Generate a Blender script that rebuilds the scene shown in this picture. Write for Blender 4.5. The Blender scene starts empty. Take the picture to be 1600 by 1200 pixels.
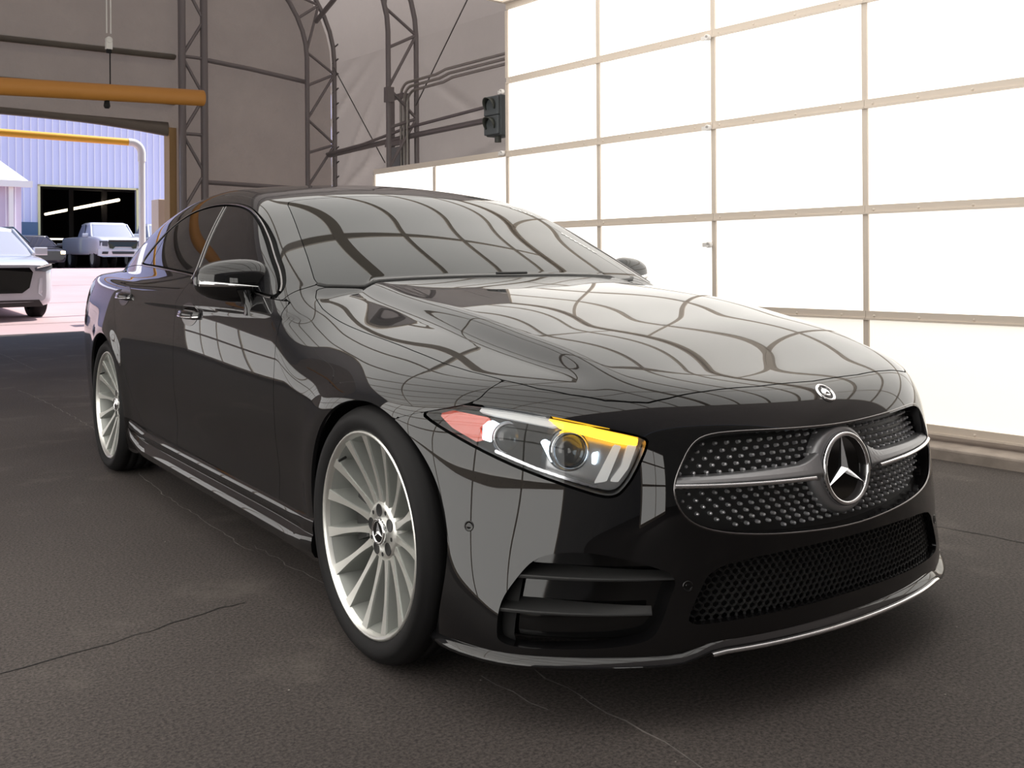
import bpy, bmesh, math, random
import numpy as np
from mathutils import Vector, Matrix
random.seed(7); rng = np.random.default_rng(7)
PI = math.pi
scene = bpy.context.scene
COL = scene.collection

# ------------------------------------------------------------------ camera
cam_d = bpy.data.cameras.new('camera'); cam = bpy.data.objects.new('camera', cam_d); COL.objects.link(cam)
cam.location = (-2.0724, -2.3448, 1.058)
cam.rotation_euler = (Matrix.Rotation(-.6076, 3, 'Z') @ Matrix.Rotation(PI/2, 3, 'X') @ Matrix.Rotation(-.0068, 3, 'Z')).to_euler()
cam_d.sensor_width = 36.0; cam_d.lens = 36.0*1522/1600
cam_d.shift_y = -(600-408.5)/1600; cam_d.clip_start = .05; cam_d.clip_end = 400
scene.camera = cam

# ------------------------------------------------------------------ sky, sun, exposure
world = bpy.data.worlds.new('world'); scene.world = world; world.use_nodes = True
wn = world.node_tree.nodes; wl = world.node_tree.links
bg = wn['Background']; sky = wn.new('ShaderNodeTexSky'); sky.sky_type = 'NISHITA'
sky.sun_disc = False; sky.sun_elevation = math.radians(56); sky.sun_rotation = math.radians(78)
sky.air_density = 1.0; sky.dust_density = 1.5
wl.new(sky.outputs[0], bg.inputs[0]); bg.inputs[1].default_value = .30
sun_d = bpy.data.lights.new('sun', 'SUN'); sun = bpy.data.objects.new('sun', sun_d); COL.objects.link(sun)
sun_d.energy = 6.5; sun_d.angle = math.radians(.6); sun_d.color = (1, .93, .86)
sun.rotation_euler = Vector((-.55, -.12, -.83)).to_track_quat('-Z', 'Y').to_euler()
vs = scene.view_settings; vs.view_transform = 'Standard'; vs.look = 'None'; vs.exposure = 0.0; vs.gamma = 1.0
vs.use_curve_mapping = False
PANEL_GLOW = 1.5        # emission put into the panels in place of daylight shining through

# ------------------------------------------------------------------ helpers
def tag(o, label=None, cat=None, group=None, kind=None):
    if label: o['label'] = label
    if cat: o['category'] = cat
    if group: o['group'] = group
    if kind: o['kind'] = kind
    return o
def empty(name, loc=(0, 0, 0), rz=0, parent=None):
    o = bpy.data.objects.new(name, None); COL.objects.link(o); o.location = loc; o.rotation_euler = (0, 0, rz)
    o.empty_display_size = .1
    if parent: o.parent = parent
    return o
def link(name, me, parent=None, mats=()):
    for m in mats:
        if m is not None: me.materials.append(m)
    o = bpy.data.objects.new(name, me); COL.objects.link(o)
    if parent: o.parent = parent
    return o
def copy_tree(o, parent=None):
    c = o.copy(); COL.objects.link(c); c.parent = parent
    for ch in list(o.children): copy_tree(ch, c)
    return c
class MB:
    """collects simple solids into one mesh"""
    def __init__(s): s.v = []; s.f = []; s.m = []; s.sm = []
    def add(s, v, f, mat=0, smooth=False):
        b = len(s.v); s.v += [tuple(map(float, q)) for q in v]
        for q in f: s.f.append(tuple(i+b for i in q)); s.m.append(mat); s.sm.append(smooth)
        return s
    def box(s, lo, hi, mat=0, frame=None, bev=0):
        x0, y0, z0 = lo; x1, y1, z1 = hi
        v = [(x0,y0,z0),(x1,y0,z0),(x1,y1,z0),(x0,y1,z0),(x0,y0,z1),(x1,y0,z1),(x1,y1,z1),(x0,y1,z1)]
        if frame: v = [frame(*q) for q in v]
        return s.add(v, [(3,2,1,0),(4,5,6,7),(0,1,5,4),(1,2,6,5),(2,3,7,6),(3,0,4,7)], mat)
    def tube(s, pts, r, n=10, mat=0, cap=True, rs=None):
        pts = [Vector(p) for p in pts]; k = len(pts); rings = []
        t0 = (pts[1]-pts[0]).normalized(); up = Vector((0, 0, 1)) if abs(t0.z) < .9 else Vector((1, 0, 0))
        nx = t0.cross(up).normalized()
        for i, p in enumerate(pts):
            t = (pts[min(i+1, k-1)]-pts[max(i-1, 0)]).normalized()
            nx = (nx-t*nx.dot(t)).normalized(); ny = t.cross(nx); rr = rs[i] if rs else r
            rings.append([p+nx*rr*math.cos(2*PI*j/n)+ny*rr*math.sin(2*PI*j/n) for j in range(n)])
        v = [q for g in rings for q in g]; f = []
        for i in range(k-1):
            for j in range(n):
                a = i*n+j; b = i*n+(j+1) % n; f.append((a, a+n, b+n, b))
        s.add(v, f, mat, True)
        if cap:
            s.add(rings[0], [tuple(range(n))], mat); s.add(rings[-1], [tuple(range(n-1, -1, -1))], mat)
        return s
    def lathe(s, prof, n=48, axis='X', mat=0, smooth=True, frame=None, closed=False):
        """prof: (along, radius)"""
        v = []; f = []; k = len(prof)
        for i in range(n):
            c_, s_ = math.cos(2*PI*i/n), math.sin(2*PI*i/n)
            for (o_, r) in prof:
                q = (o_, r*c_, r*s_) if axis == 'X' else ((r*c_, r*s_, o_) if axis == 'Z' else (r*s_, o_, r*c_))
                v.append(frame(*q) if frame else q)
        for i in range(n):
            for j in range(k if closed else k-1):
                a = i*k+j; b = i*k+(j+1) % k; c2 = ((i+1) % n)*k+(j+1) % k; d = ((i+1) % n)*k+j
                f.append((a, d, c2, b))
        return s.add(v, f, mat, smooth)
    def loft(s, rings, mat=0, smooth=True, closed=True, cap=False):
        k = len(rings[0]); v = [q for g in rings for q in g]; f = []
        for i in range(len(rings)-1):
            for j in range(k if closed else k-1):
                a = i*k+j; b = i*k+(j+1) % k; f.append((a, b, b+k, a+k))
        s.add(v, f, mat, smooth)
        if cap:
            s.add(rings[0], [tuple(range(k-1, -1, -1))], mat); s.add(rings[-1], [tuple(range(k))], mat)
        return s
    def mesh(s, name, fix=True):
        me = bpy.data.meshes.new(name); me.from_pydata(s.v, [], s.f)
        me.polygons.foreach_set('material_index', s.m); me.polygons.foreach_set('use_smooth', s.sm); me.update()
        if fix:
            bm = bmesh.new(); bm.from_mesh(me); bmesh.ops.recalc_face_normals(bm, faces=bm.faces); bm.to_mesh(me); bm.free()
        return me
    def build(s, name, mats, parent=None, bevel=0, seg=2, sub=0, fix=True):
        o = link(name, s.mesh(name, fix), parent, mats if isinstance(mats, (list, tuple)) else [mats])
        if bevel:
            b = o.modifiers.new('b', 'BEVEL'); b.width = bevel; b.segments = seg; b.limit_method = 'ANGLE'; b.angle_limit = .6; b.harden_normals = False
        if sub:
            b = o.modifiers.new('s', 'SUBSURF'); b.levels = sub; b.render_levels = sub
        return o

# ------------------------------------------------------------------ materials
MATS = {}
def mat(name, col=(.5, .5, .5), rough=.5, metal=0., ior=1.5, coat=0., coat_r=.03, emit=None, es=0., bump=None, var=None, alpha=None, trans=0.):
    """procedural principled material; var=(scale, amount, detail) mottles the colour, bump=(scale, strength, distance)"""
    m = bpy.data.materials.new(name); m.use_nodes = True; nt = m.node_tree; p = nt.nodes['Principled BSDF']
    p.inputs['Base Color'].default_value = (*col, 1); p.inputs['Roughness'].default_value = rough; p.inputs['Metallic'].default_value = metal
    p.inputs['IOR'].default_value = ior; p.inputs['Coat Weight'].default_value = coat; p.inputs['Coat Roughness'].default_value = coat_r
    if trans: p.inputs['Transmission Weight'].default_value = trans
    if emit: p.inputs['Emission Color'].default_value = (*emit, 1); p.inputs['Emission Strength'].default_value = es
    if var or bump: tc = nt.nodes.new('ShaderNodeTexCoord')
    if var:
        n = nt.nodes.new('ShaderNodeTexNoise'); n.inputs['Scale'].default_value = var[0]; n.inputs['Detail'].default_value = var[2] if len(var) > 2 else 4
        nt.links.new(tc.outputs['Object'], n.inputs['Vector'])
        r = nt.nodes.new('ShaderNodeValToRGB'); a = var[1]
        r.color_ramp.elements[0].color = (*[c*(1-a) for c in col], 1); r.color_ramp.elements[1].color = (*[min(1, c*(1+a)) for c in col], 1)
        r.color_ramp.elements[0].position = .3; r.color_ramp.elements[1].position = .7
        nt.links.new(n.outputs['Fac'], r.inputs['Fac']); nt.links.new(r.outputs['Color'], p.inputs['Base Color'])
    if bump:
        n = nt.nodes.new('ShaderNodeTexNoise'); n.inputs['Scale'].default_value = bump[0]; n.inputs['Detail'].default_value = 5
        nt.links.new(tc.outputs['Object'], n.inputs['Vector'])
        b = nt.nodes.new('ShaderNodeBump'); b.inputs['Strength'].default_value = bump[1]; b.inputs['Distance'].default_value = bump[2]
        nt.links.new(n.outputs['Fac'], b.inputs['Height']); nt.links.new(b.outputs['Normal'], p.inputs['Normal'])
    MATS[name] = m
    return m
def clear_mat(name, tint=(1, 1, 1), ior=1.45, rough=.0):
    """thin clear cover: see-through with fresnel gloss"""
    m = bpy.data.materials.new(name); m.use_nodes = True; nt = m.node_tree; nt.nodes.clear()
    out = nt.nodes.new('ShaderNodeOutputMaterial'); mx = nt.nodes.new('ShaderNodeMixShader'); fr = nt.nodes.new('ShaderNodeFresnel')
    tr = nt.nodes.new('ShaderNodeBsdfTransparent'); gl = nt.nodes.new('ShaderNodeBsdfGlossy')
    tr.inputs[0].default_value = (*tint, 1); gl.inputs['Roughness'].default_value = rough; fr.inputs[0].default_value = ior
    nt.links.new(fr.outputs[0], mx.inputs[0]); nt.links.new(tr.outputs[0], mx.inputs[1]); nt.links.new(gl.outputs[0], mx.inputs[2]); nt.links.new(mx.outputs[0], out.inputs[0])
    return m
M_paint = mat('black_paint', (.0035, .0033, .0037), .5, 0, 1.5, 1.0, .012); M_paint.node_tree.nodes['Principled BSDF'].inputs['Specular IOR Level'].default_value = 0.05; M_paint.node_tree.nodes['Principled BSDF'].inputs['Coat IOR'].default_value = 1.58
M_gloss = mat('gloss_black', (.004, .004, .004), .06)
M_glass = mat('tinted_glass', (.006, .006, .007), .015, 0, 1.5)
M_shield = mat('windscreen_glass', (.008, .009, .009), .012, 0, 1.52)
M_plastic = mat('black_plastic', (.012, .012, .012), .45)
M_dark = mat('cavity_black', (.004, .004, .004), .8)
M_rubber = mat('tyre_rubber', (.006, .0056, .006), .7, bump=(120, .15, .002)); M_rubber.node_tree.nodes['Principled BSDF'].inputs['Specular IOR Level'].default_value = .3
M_rim = mat('wheel_grey_paint', (.32, .33, .31), .40, .4)
M_mach = mat('machined_alloy', (.82, .82, .78), .34, .9); M_stud = mat('stud_silver', (.62, .62, .64), .35, .7)
M_chrome = mat('chrome', (.86, .86, .87), .12, 1.0)
M_satin = mat('satin_silver', (.36, .36, .37), .40, .8)
M_disc = mat('brake_iron', (.16, .15, .14), .4, .9)
M_amber = mat('amber_reflector', (.70, .065, .025), .25, coat=1)
M_led = mat('amber_led', (.9, .5, .05), .3, emit=(1, .55, .03), es=2.6)
M_ledw = mat('light_guide', (.55, .55, .52), .15, 0, 1.5, emit=(.95, .97, 1), es=.25)
M_lamp = mat('projector_glass', (.05, .055, .06), .03, 0, 1.6)
M_refl = mat('lamp_reflector', (.5, .52, .55), .12, 1.0)
M_bezel = mat('lamp_bezel', (.36, .37, .38), .25, .8); M_ledb = mat('cool_led', (.8, .85, .9), .3, emit=(.75, .9, 1), es=2.6)
M_lens = clear_mat('headlight_lens')
M_white = mat('white_plastic', (.75, .74, .70), .4)
M_sticker = mat('white_marker', (.9, .9, .88), .7)
# ------------------------------------------------------------------ hall axes: s along the drive-through lane, n across it
TH = .08997
UV = Vector((-math.sin(TH), math.cos(TH), 0)); NV = Vector((math.cos(TH), math.sin(TH), 0))
def B(s, n, z=0.): return tuple(UV*s+NV*n+Vector((0, 0, z)))
def bbox(mb, s0, s1, n0, n1, z0, z1, m=0): return mb.box((s0, n0, z0), (s1, n1, z1), m, frame=lambda a, b, c_: B(a, b, c_))
def node_floor():
    m = bpy.data.materials.new('asphalt'); m.use_nodes = True; nt = m.node_tree; p = nt.nodes['Principled BSDF']; L = nt.links.new
    tc = nt.nodes.new('ShaderNodeTexCoord')
    def noise(sc, det=4, rough=.55):
        n = nt.nodes.new('ShaderNodeTexNoise'); n.inputs['Scale'].default_value = sc; n.inputs['Detail'].default_value = det; n.inputs['Roughness'].default_value = rough; L(tc.outputs['Object'], n.inputs['Vector']); return n
    def ramp(src, stops):
        r = nt.nodes.new('ShaderNodeValToRGB'); e = r.color_ramp.elements
        while len(e) < len(stops): e.new(.5)
        for k, (ps, c_) in enumerate(stops): e[k].position = ps; e[k].color = (*c_, 1)
        L(src, r.inputs['Fac']); return r
    def mixc(a, b, f, mode='MIX'):
        x = nt.nodes.new('ShaderNodeMix'); x.data_type = 'RGBA'; x.blend_type = mode
        L(f, x.inputs[0]) if hasattr(f, 'links') else setattr(x.inputs[0], 'default_value', f)
        L(a, x.inputs[6]); L(b, x.inputs[7]); return x.outputs[2]
    big = ramp(noise(.55, 5).outputs['Fac'], [(.30, (.046, .039, .037)), (.70, (.074, .064, .060))])
    fine = ramp(noise(110, 4, .75).outputs['Fac'], [(.36, (.45, .45, .45)), (.64, (1.6, 1.57, 1.52))])
    c1 = mixc(big.outputs[0], fine.outputs[0], 1.0, 'MULTIPLY')
    dust = ramp(noise(2.2, 7, .65).outputs['Fac'], [(.56, (0, 0, 0)), (.74, (1, 1, 1))]); dc = nt.nodes.new('ShaderNodeRGB'); dc.outputs[0].default_value = (.20, .175, .15, 1)
    d2 = nt.nodes.new('ShaderNodeMath'); d2.operation = 'MULTIPLY'; d2.inputs[1].default_value = .30; L(dust.outputs[0], d2.inputs[0])
    c2 = mixc(c1, dc.outputs[0], d2.outputs[0])
    v = nt.nodes.new('ShaderNodeTexVoronoi'); v.inputs['Scale'].default_value = 26; L(tc.outputs['Object'], v.inputs['Vector'])
    sp = ramp(v.outputs['Distance'], [(.055, (1, 1, 1)), (.085, (0, 0, 0))]); rnd = ramp(v.outputs['Color'], [(.86, (0, 0, 0)), (.90, (1, 1, 1))])
    fl = nt.nodes.new('ShaderNodeMath'); fl.operation = 'MULTIPLY'; L(sp.outputs[0], fl.inputs[0]); L(rnd.outputs[0], fl.inputs[1])
    wc = nt.nodes.new('ShaderNodeRGB'); wc.outputs[0].default_value = (.34, .31, .27, 1)
    c3 = mixc(c2, wc.outputs[0], fl.outputs[0]); L(c3, p.inputs['Base Color']); p.inputs['Roughness'].default_value = .85; p.inputs['Specular IOR Level'].default_value = .3
    b = nt.nodes.new('ShaderNodeBump'); b.inputs['Strength'].default_value = .35; b.inputs['Distance'].default_value = .004
    L(noise(140, 4, .7).outputs['Fac'], b.inputs['Height']); L(b.outputs[0], p.inputs['Normal'])
    return m
M_floor = node_floor()
M_fab = mat('tent_fabric', (.38, .345, .31), .85, bump=(2.2, .35, .12), var=(.9, .10, 6))
def see_through(m, tcol, fac):          # daylight seeps through the cloth
    nt = m.node_tree; p = nt.nodes['Principled BSDF']; out = nt.nodes['Material Output']; t = nt.nodes.new('ShaderNodeBsdfTranslucent'); t.inputs[0].default_value = (*tcol, 1)
    mx = nt.nodes.new('ShaderNodeMixShader'); mx.inputs[0].default_value = fac; nt.links.new(p.outputs[0], mx.inputs[1]); nt.links.new(t.outputs[0], mx.inputs[2]); nt.links.new(mx.outputs[0], out.inputs[0])
see_through(M_fab, (.30, .265, .24), .36)
M_fabg = mat('end_wall_fabric', (.27, .245, .21), .85, bump=(2.6, .5, .15), var=(1.3, .14, 6)); see_through(M_fabg, (.40, .34, .26), .30)
M_fabd = mat('fabric_seam', (.10, .092, .086), .85)
M_steel = mat('truss_steel', (.26, .235, .235), .45, .3)
M_steeld = mat('post_steel', (.13, .12, .12), .5, .3)
M_alu = mat('frame_aluminium', (.70, .61, .52), .5, .0)
def glow(name, col, st):  # self-lit surface: emission replaces light passing through from behind
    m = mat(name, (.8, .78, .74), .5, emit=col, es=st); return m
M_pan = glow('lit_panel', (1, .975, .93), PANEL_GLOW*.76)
M_panl = glow('lit_panel_low', (1, .95, .84), PANEL_GLOW*.50)  # bottom row: dimmer, creamier emission for the weaker light behind it
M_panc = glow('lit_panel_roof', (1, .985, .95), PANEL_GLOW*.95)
M_panw = glow('lit_panel_near_side', (1, .985, .95), PANEL_GLOW*1.65); M_panf = glow('lit_panel_far_wing', (1, .985, .95), PANEL_GLOW*.8)  # near-side emission raised to brighten reflections on the body
M_kerb = mat('kerb_concrete', (.33, .28, .24), .85, var=(9, .18), bump=(60, .4, .004))
M_orange = mat('orange_pipe', (.46, .20, .035), .55)
M_pvc = mat('white_pvc', (.80, .77, .74), .4)

# floor
mb = MB(); bbox(mb, -11, 14.1, -6.9, 6.9, -.08, 0); floor = tag(mb.build('floor', M_floor), 'worn grey asphalt floor of the tent', kind='structure')
M_crack = mat('crack_dark', (.012, .011, .010), .9); M_scuff = mat('pale_scuff', (.15, .135, .125), .85, var=(18, .5))  # flat dark strips for cracks, pale mottled ones for scuffs
def strip(name, pts, w, m, jit=.0, parent=None, z=.0015):
    mb = MB(); P = []
    for (a, b) in zip(pts[:-1], pts[1:]):
        k = max(2, int(math.hypot(b[0]-a[0], b[1]-a[1])/.05)); P += [(a[0]+(b[0]-a[0])*i/k, a[1]+(b[1]-a[1])*i/k) for i in range(k)]
    P.append(pts[-1]); L_, R_ = [], []
    P = [(x+random.uniform(-jit, jit), y+random.uniform(-jit, jit)) for x, y in P]
    for i, (x, y) in enumerate(P):
        q0 = P[max(0, i-1)]; q1 = P[min(len(P)-1, i+1)]; d = math.hypot(q1[0]-q0[0], q1[1]-q0[1]) or 1; nx, ny = -(q1[1]-q0[1])/d, (q1[0]-q0[0])/d; ww = w*random.uniform(.45, 1)
        L_.append((x+nx*ww, y+ny*ww, z)); R_.append((x-nx*ww, y-ny*ww, z))
    k = len(P); mb.add(L_+R_, [(i, i+1, k+i+1, k+i) for i in range(k-1)]); return mb.build(name, m, parent)
CRACKS = [[(-1.727, 0.489), (-1.486, 0.522), (-1.322, 0.559), (-1.113, 0.631), (-1.025, 0.623)], [(-0.825, 7.742), (-0.511, 7.684), (-0.018, 7.761), (1.5, 7.6)], [(1.503, -0.139), (1.508, -0.255), (1.55, -0.455), (1.9, -.9)]]
SCUFFS = [[(-0.815, 2.806), (-0.837, 2.202), (-0.832, 1.458), (-0.819, 1.135)], [(-0.791, 1.214), (-0.768, 0.756), (-0.749, 0.472)], [(-0.593, -0.293), (-0.596, -0.431), (-0.595, -0.6), (-0.585, -0.721), (-0.588, -0.899)], [(-0.723, -0.248), (-0.719, -0.386), (-0.707, -0.5)], [(-0.453, 10.736), (-0.434, 9.397), (-0.423, 8.436)], [(-0.802, 6.765), (-0.734, 5.697), (-0.709, 4.278)]]
for c_ in CRACKS: strip('floor_crack', c_, .0032, M_crack, .008, floor)
for c_ in SCUFFS: strip('floor_scuff', c_, .003, M_scuff, .010, floor, .0012)

# glowing panel walls: rails, mullions and single panels
RZ = [.127+.61*k for k in range(6)]
SW = [-1.92, -1.27, -.22, .855, 1.949, 3.024, 4.094]
def panel_wall(name, n0, sgn, cols, rows_of, label):
    root = tag(empty(name, B(0, n0, 0)), label, kind='structure')
    def add(nm, mb, m, bev=0):
        o = mb.build(nm, m); o.parent = root; o.matrix_parent_inverse = Matrix.Translation(-Vector(B(0, n0, 0))); 
        if bev: b = o.modifiers.new('b', 'BEVEL'); b.width = bev; b.segments = 1
        return o
    for c_, (s0, s1) in enumerate(zip(cols[:-1], cols[1:])):
        nr = rows_of((s0+s1)/2)
        for k in range(nr):
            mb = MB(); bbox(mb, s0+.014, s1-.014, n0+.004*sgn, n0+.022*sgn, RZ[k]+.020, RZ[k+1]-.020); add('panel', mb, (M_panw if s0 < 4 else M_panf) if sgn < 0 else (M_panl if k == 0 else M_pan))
            mb = MB(); bbox(mb, s0+.001, s1-.001, n0-.012*sgn, n0+.030*sgn, RZ[k]-.026, RZ[k]+.022); bbox(mb, s0+.001, s1-.001, n0-.020*sgn, n0+.010*sgn, RZ[k]-.030, RZ[k]-.018); add('rail', mb, M_alu)
            for f in (.14, .42, .70, .95):
                mb = MB(); c0 = B(s0+(s1-s0)*f, n0-.012*sgn, RZ[k]-.006); mb.lathe([(.004, 0), (.003, .006), (0, .009)], 8, 'Z', frame=frame_at0(c0, NV*-sgn)); add('rivet', mb, M_alu)
        mb = MB(); bbox(mb, s0+.001, s1-.001, n0-.012*sgn, n0+.030*sgn, RZ[nr]-.024, RZ[nr]+.026); add('rail', mb, M_alu)
    for i, s_ in enumerate(cols):
        nr = max([rows_of(s_-.01) if i else 0, rows_of(s_+.01) if i < len(cols)-1 else 0])
        for k in range(nr):
            mb = MB(); bbox(mb, s_-.017, s_+.017, n0-.008*sgn, n0+.028*sgn, RZ[k]+.022, RZ[k+1]-.028); add('mullion', mb, M_alu)
    return root, add
def frame_at0(c_, n_, upv=(0, 0, 1)):
    n_ = Vector(n_).normalized(); t = Vector(upv).cross(n_).normalized(); b = n_.cross(t); c_ = Vector(c_)
    return lambda x, y, z: tuple(c_+t*x+b*y+n_*z)
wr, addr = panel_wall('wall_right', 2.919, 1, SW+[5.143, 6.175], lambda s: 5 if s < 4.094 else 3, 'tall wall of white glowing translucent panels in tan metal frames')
for (s_, z_) in ((1.97, RZ[4]-.03), (1.97, RZ[3]-.02), (1.97, 1.16), (4.125, RZ[3]+.005), (4.125, 2.475)):
    mb = MB(); c0 = B(s_, 2.900, z_); f_ = frame_at0(c0, -NV); mb.lathe([(0, .020), (.028, .020), (.030, .017), (.030, .010), (.012, .008), (.012, 0)], 16, 'Z', frame=f_)
    mb.box((-.060, -.014, 0), (.0, .014, .010), frame=f_); addr('hinge', mb, M_pvc)
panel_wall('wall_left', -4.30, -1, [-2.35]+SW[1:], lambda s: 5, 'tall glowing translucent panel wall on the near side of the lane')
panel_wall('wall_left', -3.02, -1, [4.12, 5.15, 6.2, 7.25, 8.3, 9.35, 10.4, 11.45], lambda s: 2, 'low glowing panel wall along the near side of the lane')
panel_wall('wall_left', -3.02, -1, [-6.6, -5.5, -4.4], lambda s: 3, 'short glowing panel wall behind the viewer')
# panelled booth ceiling
cz = 3.215; croot = tag(empty('ceiling', B(0, 0, cz)), 'flat ceiling of glowing translucent panels above the car', kind='structure')
def addc(nm, mb, m):
    o = mb.build(nm, m); o.parent = croot; o.matrix_parent_inverse = Matrix.Translation(-Vector(B(0, 0, cz))); return o
nl = [2.88, 2.52, 1.87, 1.215, .57, -.08, -.725, -1.37, -2.015, -2.66, -3.305, -3.95, -4.28]; SC = [-1.92, -.45, 1.02, 2.49, 4.094]
for s0, s1 in zip(SC[:-1], SC[1:]):
    for n1, n0 in zip(nl[:-1], nl[1:]):
        if n1-n0 < .1: continue
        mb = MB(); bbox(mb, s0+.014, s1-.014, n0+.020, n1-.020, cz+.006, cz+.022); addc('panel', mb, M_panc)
for n_ in nl:
    w = .055 if abs(n_-nl[4]) < .01 else .024
    mb = MB(); bbox(mb, SC[0], SC[-1], n_-w, n_+w, cz-.012, cz+.03); addc('rail', mb, M_alu)
for s_ in SC:
    mb = MB(); bbox(mb, s_-.018, s_+.018, nl[-1], nl[0], cz-.008, cz+.028); addc('mullion', mb, M_alu)
# kerb under the wall
mb = MB(); bbox(mb, -6, 6.4, 2.735, 3.10, -.02, .062); tag(mb.build('trim_1', M_kerb, bevel=.012), 'low concrete kerb below the panel wall', kind='structure')

# ------------------------------------------------------------------ the fabric tent
NW, SG, ZE = 6.86, 14.0, 4.75
def arch(n0, b, t): return (n0*math.cos(t), ZE+b*math.sin(t))
TW = [arch(NW, 3.4, t) for t in np.linspace(0, PI, 41)]
def slack(s, z):                          # slack cloth: shallow billows and pulled folds
    d = .05*math.sin(1.9*s+.6*z)*math.sin(.65*z)
    for s0, z0, a, l, w in ((13.3, 4.1, .55, 1.6, .05), (13.3, 4.6, .42, 1.4, .05), (12.9, 3.4, .9, .8, .045), (12.4, 3.2, 1.0, .7, .04), (12.1, 2.7, .8, .8, .05), (13.0, 2.6, .5, .9, .05), (10.2, 3.7, -.5, 1.2, .05), (9.6, 2.6, .2, 1.5, .05), (12.6, 2.2, .15, 1.2, .04)):
        u_ = (s0-s)*math.cos(a)+(z-z0)*math.sin(a); v_ = -(s0-s)*math.sin(a)+(z-z0)*math.cos(a); d += .05*math.exp(-(v_/w)**2-(u_/l)**2)
    return d*max(0, math.sin(PI*min(1, max(0, z/ZE))))**.4
gs = list(np.linspace(-11, 5, 12))+list(np.linspace(5.1, SG, 130)); gzs = np.linspace(-.05, ZE, 60)
mb = MB(); mb.loft([[B(s_, NW-(slack(s_, z_) if s_ > 5 else 0), z_) for z_ in gzs] for s_ in gs], closed=False); tag(mb.build('wall_side', M_fab), 'grey fabric side wall of the tent behind the panels', kind='structure')
mb = MB().add([B(-11, -NW, -.05), B(SG, -NW, -.05), B(SG, -NW, ZE), B(-11, -NW, ZE)], [(0, 1, 2, 3)]); tag(mb.build('wall_near_side', M_fab), 'grey fabric side wall out of view', kind='structure')
mb = MB(); rs = [[B(s, n, z) for n, z in TW] for s in np.linspace(-11, SG, 12)]
mb.loft(rs, closed=False); tag(mb.build('ceiling', M_fab), 'arched grey fabric roof of the tent', kind='structure')
def gable(name, s0, o0, o1, oz, lab):
    mb = MB(); zc = lambda n: float(np.interp(n, [q[0] for q in TW[::-1]], [q[1] for q in TW[::-1]])); xs = sorted(set([round(n, 5) for n, z in TW]+[o0, o1]))
    for a, b in zip(xs[:-1], xs[1:]):
        z0 = oz if (a >= o0-1e-6 and b <= o1+1e-6) else -.05
        mb.add([B(s0, a, z0), B(s0, b, z0), B(s0, b, zc(b)), B(s0, a, zc(a))], [(0, 1, 2, 3)])
    return tag(mb.build(name, M_fabg), lab, kind='structure')
gb = gable('wall_back', SG, -1.9, 3.80, 3.34, 'grey fabric end wall of the tent with a drive-through opening')
gable('wall_front', -11.05, -3.0, 3.0, .0, 'fabric end wall behind the viewer')
# sagging edge and folds of the curtain over the opening
mb = MB(); rs = []
for n in np.linspace(-1.9, 3.78, 40):
    sag = .10*max(0, (n-2.2)/1.58)**2-.02*math.sin(n*1.3); rs.append([B(SG-.02, n, 3.42), B(SG-.10, n, 3.40-sag), B(SG-.08, n, 3.31-sag), B(SG-.0, n, 3.30-sag)])
mb.loft(rs, cap=True); mb.build('curtain_hem', M_fabg, gb)
for z0, z1, dz, w in ((4.40, 4.52, .0, .035), (3.86, 3.80, -.02, .05)):
    mb = MB(); rs = []
    for n in np.linspace(-1.9, 3.9, 40):
        t = (n+1.9)/5.8; z = z0+(z1-z0)*t+dz*math.sin(n*2); rs.append([B(SG+.01, n, z+w*1.6), B(SG-.07-w, n, z+w*.3), B(SG-.05, n, z-w), B(SG+.01, n, z-w*1.3)])
    mb.loft(rs, cap=True); mb.build('curtain_fold', M_fabg, gb)
mb = MB(); bbox(mb, SG-.12, SG+.12, 3.76, 3.88, 0, 3.32); mb.build('jamb', mat('jamb_wood', (.42, .26, .11), .6), gb)
# trusses
def truss(name, label, s0, outer, inner, step, r=.042, rw=.026):
    root = tag(empty(name, B(s0, outer[0][0], 0)), label, 'truss', 'steel trusses of the tent'); inv = Matrix.Translation(-Vector(B(s0, outer[0][0], 0)))
    def add(nm, mb, m=M_steel): o = mb.build(nm, m); o.parent = root; o.matrix_parent_inverse = inv
    for path in (outer, inner): add('chord', MB().tube([B(s0, n, z) for n, z in path], r, 10))
    # walk both chords at equal steps
    def samp(path, k):
        p = np.array(path); d = np.r_[0, np.cumsum(np.hypot(*np.diff(p, axis=0).T))]; t = np.linspace(0, d[-1], k); return np.stack([np.interp(t, d, p[:, 0]), np.interp(t, d, p[:, 1])], 1)
    L_ = np.hypot(*np.diff(np.array(outer), axis=0).T).sum(); k = int(L_/step)+1; a = samp(outer, k); b = samp(inner, k)
    for i in range(k-1):
        p, q_ = (a[i], b[i+1]) if i % 2 else (b[i], a[i+1])
        add('web_bar', MB().tube([B(s0, *p), B(s0, *q_)], rw, 8))
        if i % 2 == 0: add('cross_bar', MB().tube([B(s0, *a[i+1]), B(s0, *b[i+1])], rw, 8))
    return root
def arch_path(n0, b, tmax=PI/2): return [(n0, 0.0), (n0, 2.4)]+[(n0*math.cos(t), ZE+b*math.sin(t)) for t in np.linspace(0, tmax, 20)]
truss('arch_truss', 'steel arch truss in the far corner beside the end wall', 13.72, arch_path(6.78, 3.35), arch_path(6.22, 2.95), .62)
truss('arch_truss', 'steel arch truss standing at the side wall behind the conduits', 11.06, arch_path(6.78, 3.35), arch_path(6.24, 2.95), .66)
truss('door_truss', 'dark vertical truss post beside the bright drive-through opening', 13.80, [(3.95, 0), (3.95, 7.1)], [(4.33, 0), (4.33, 7.1)], .62, .062, .028)
tr0 = [o for o in bpy.data.objects if o.name.startswith('arch_truss')][0]
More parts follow.
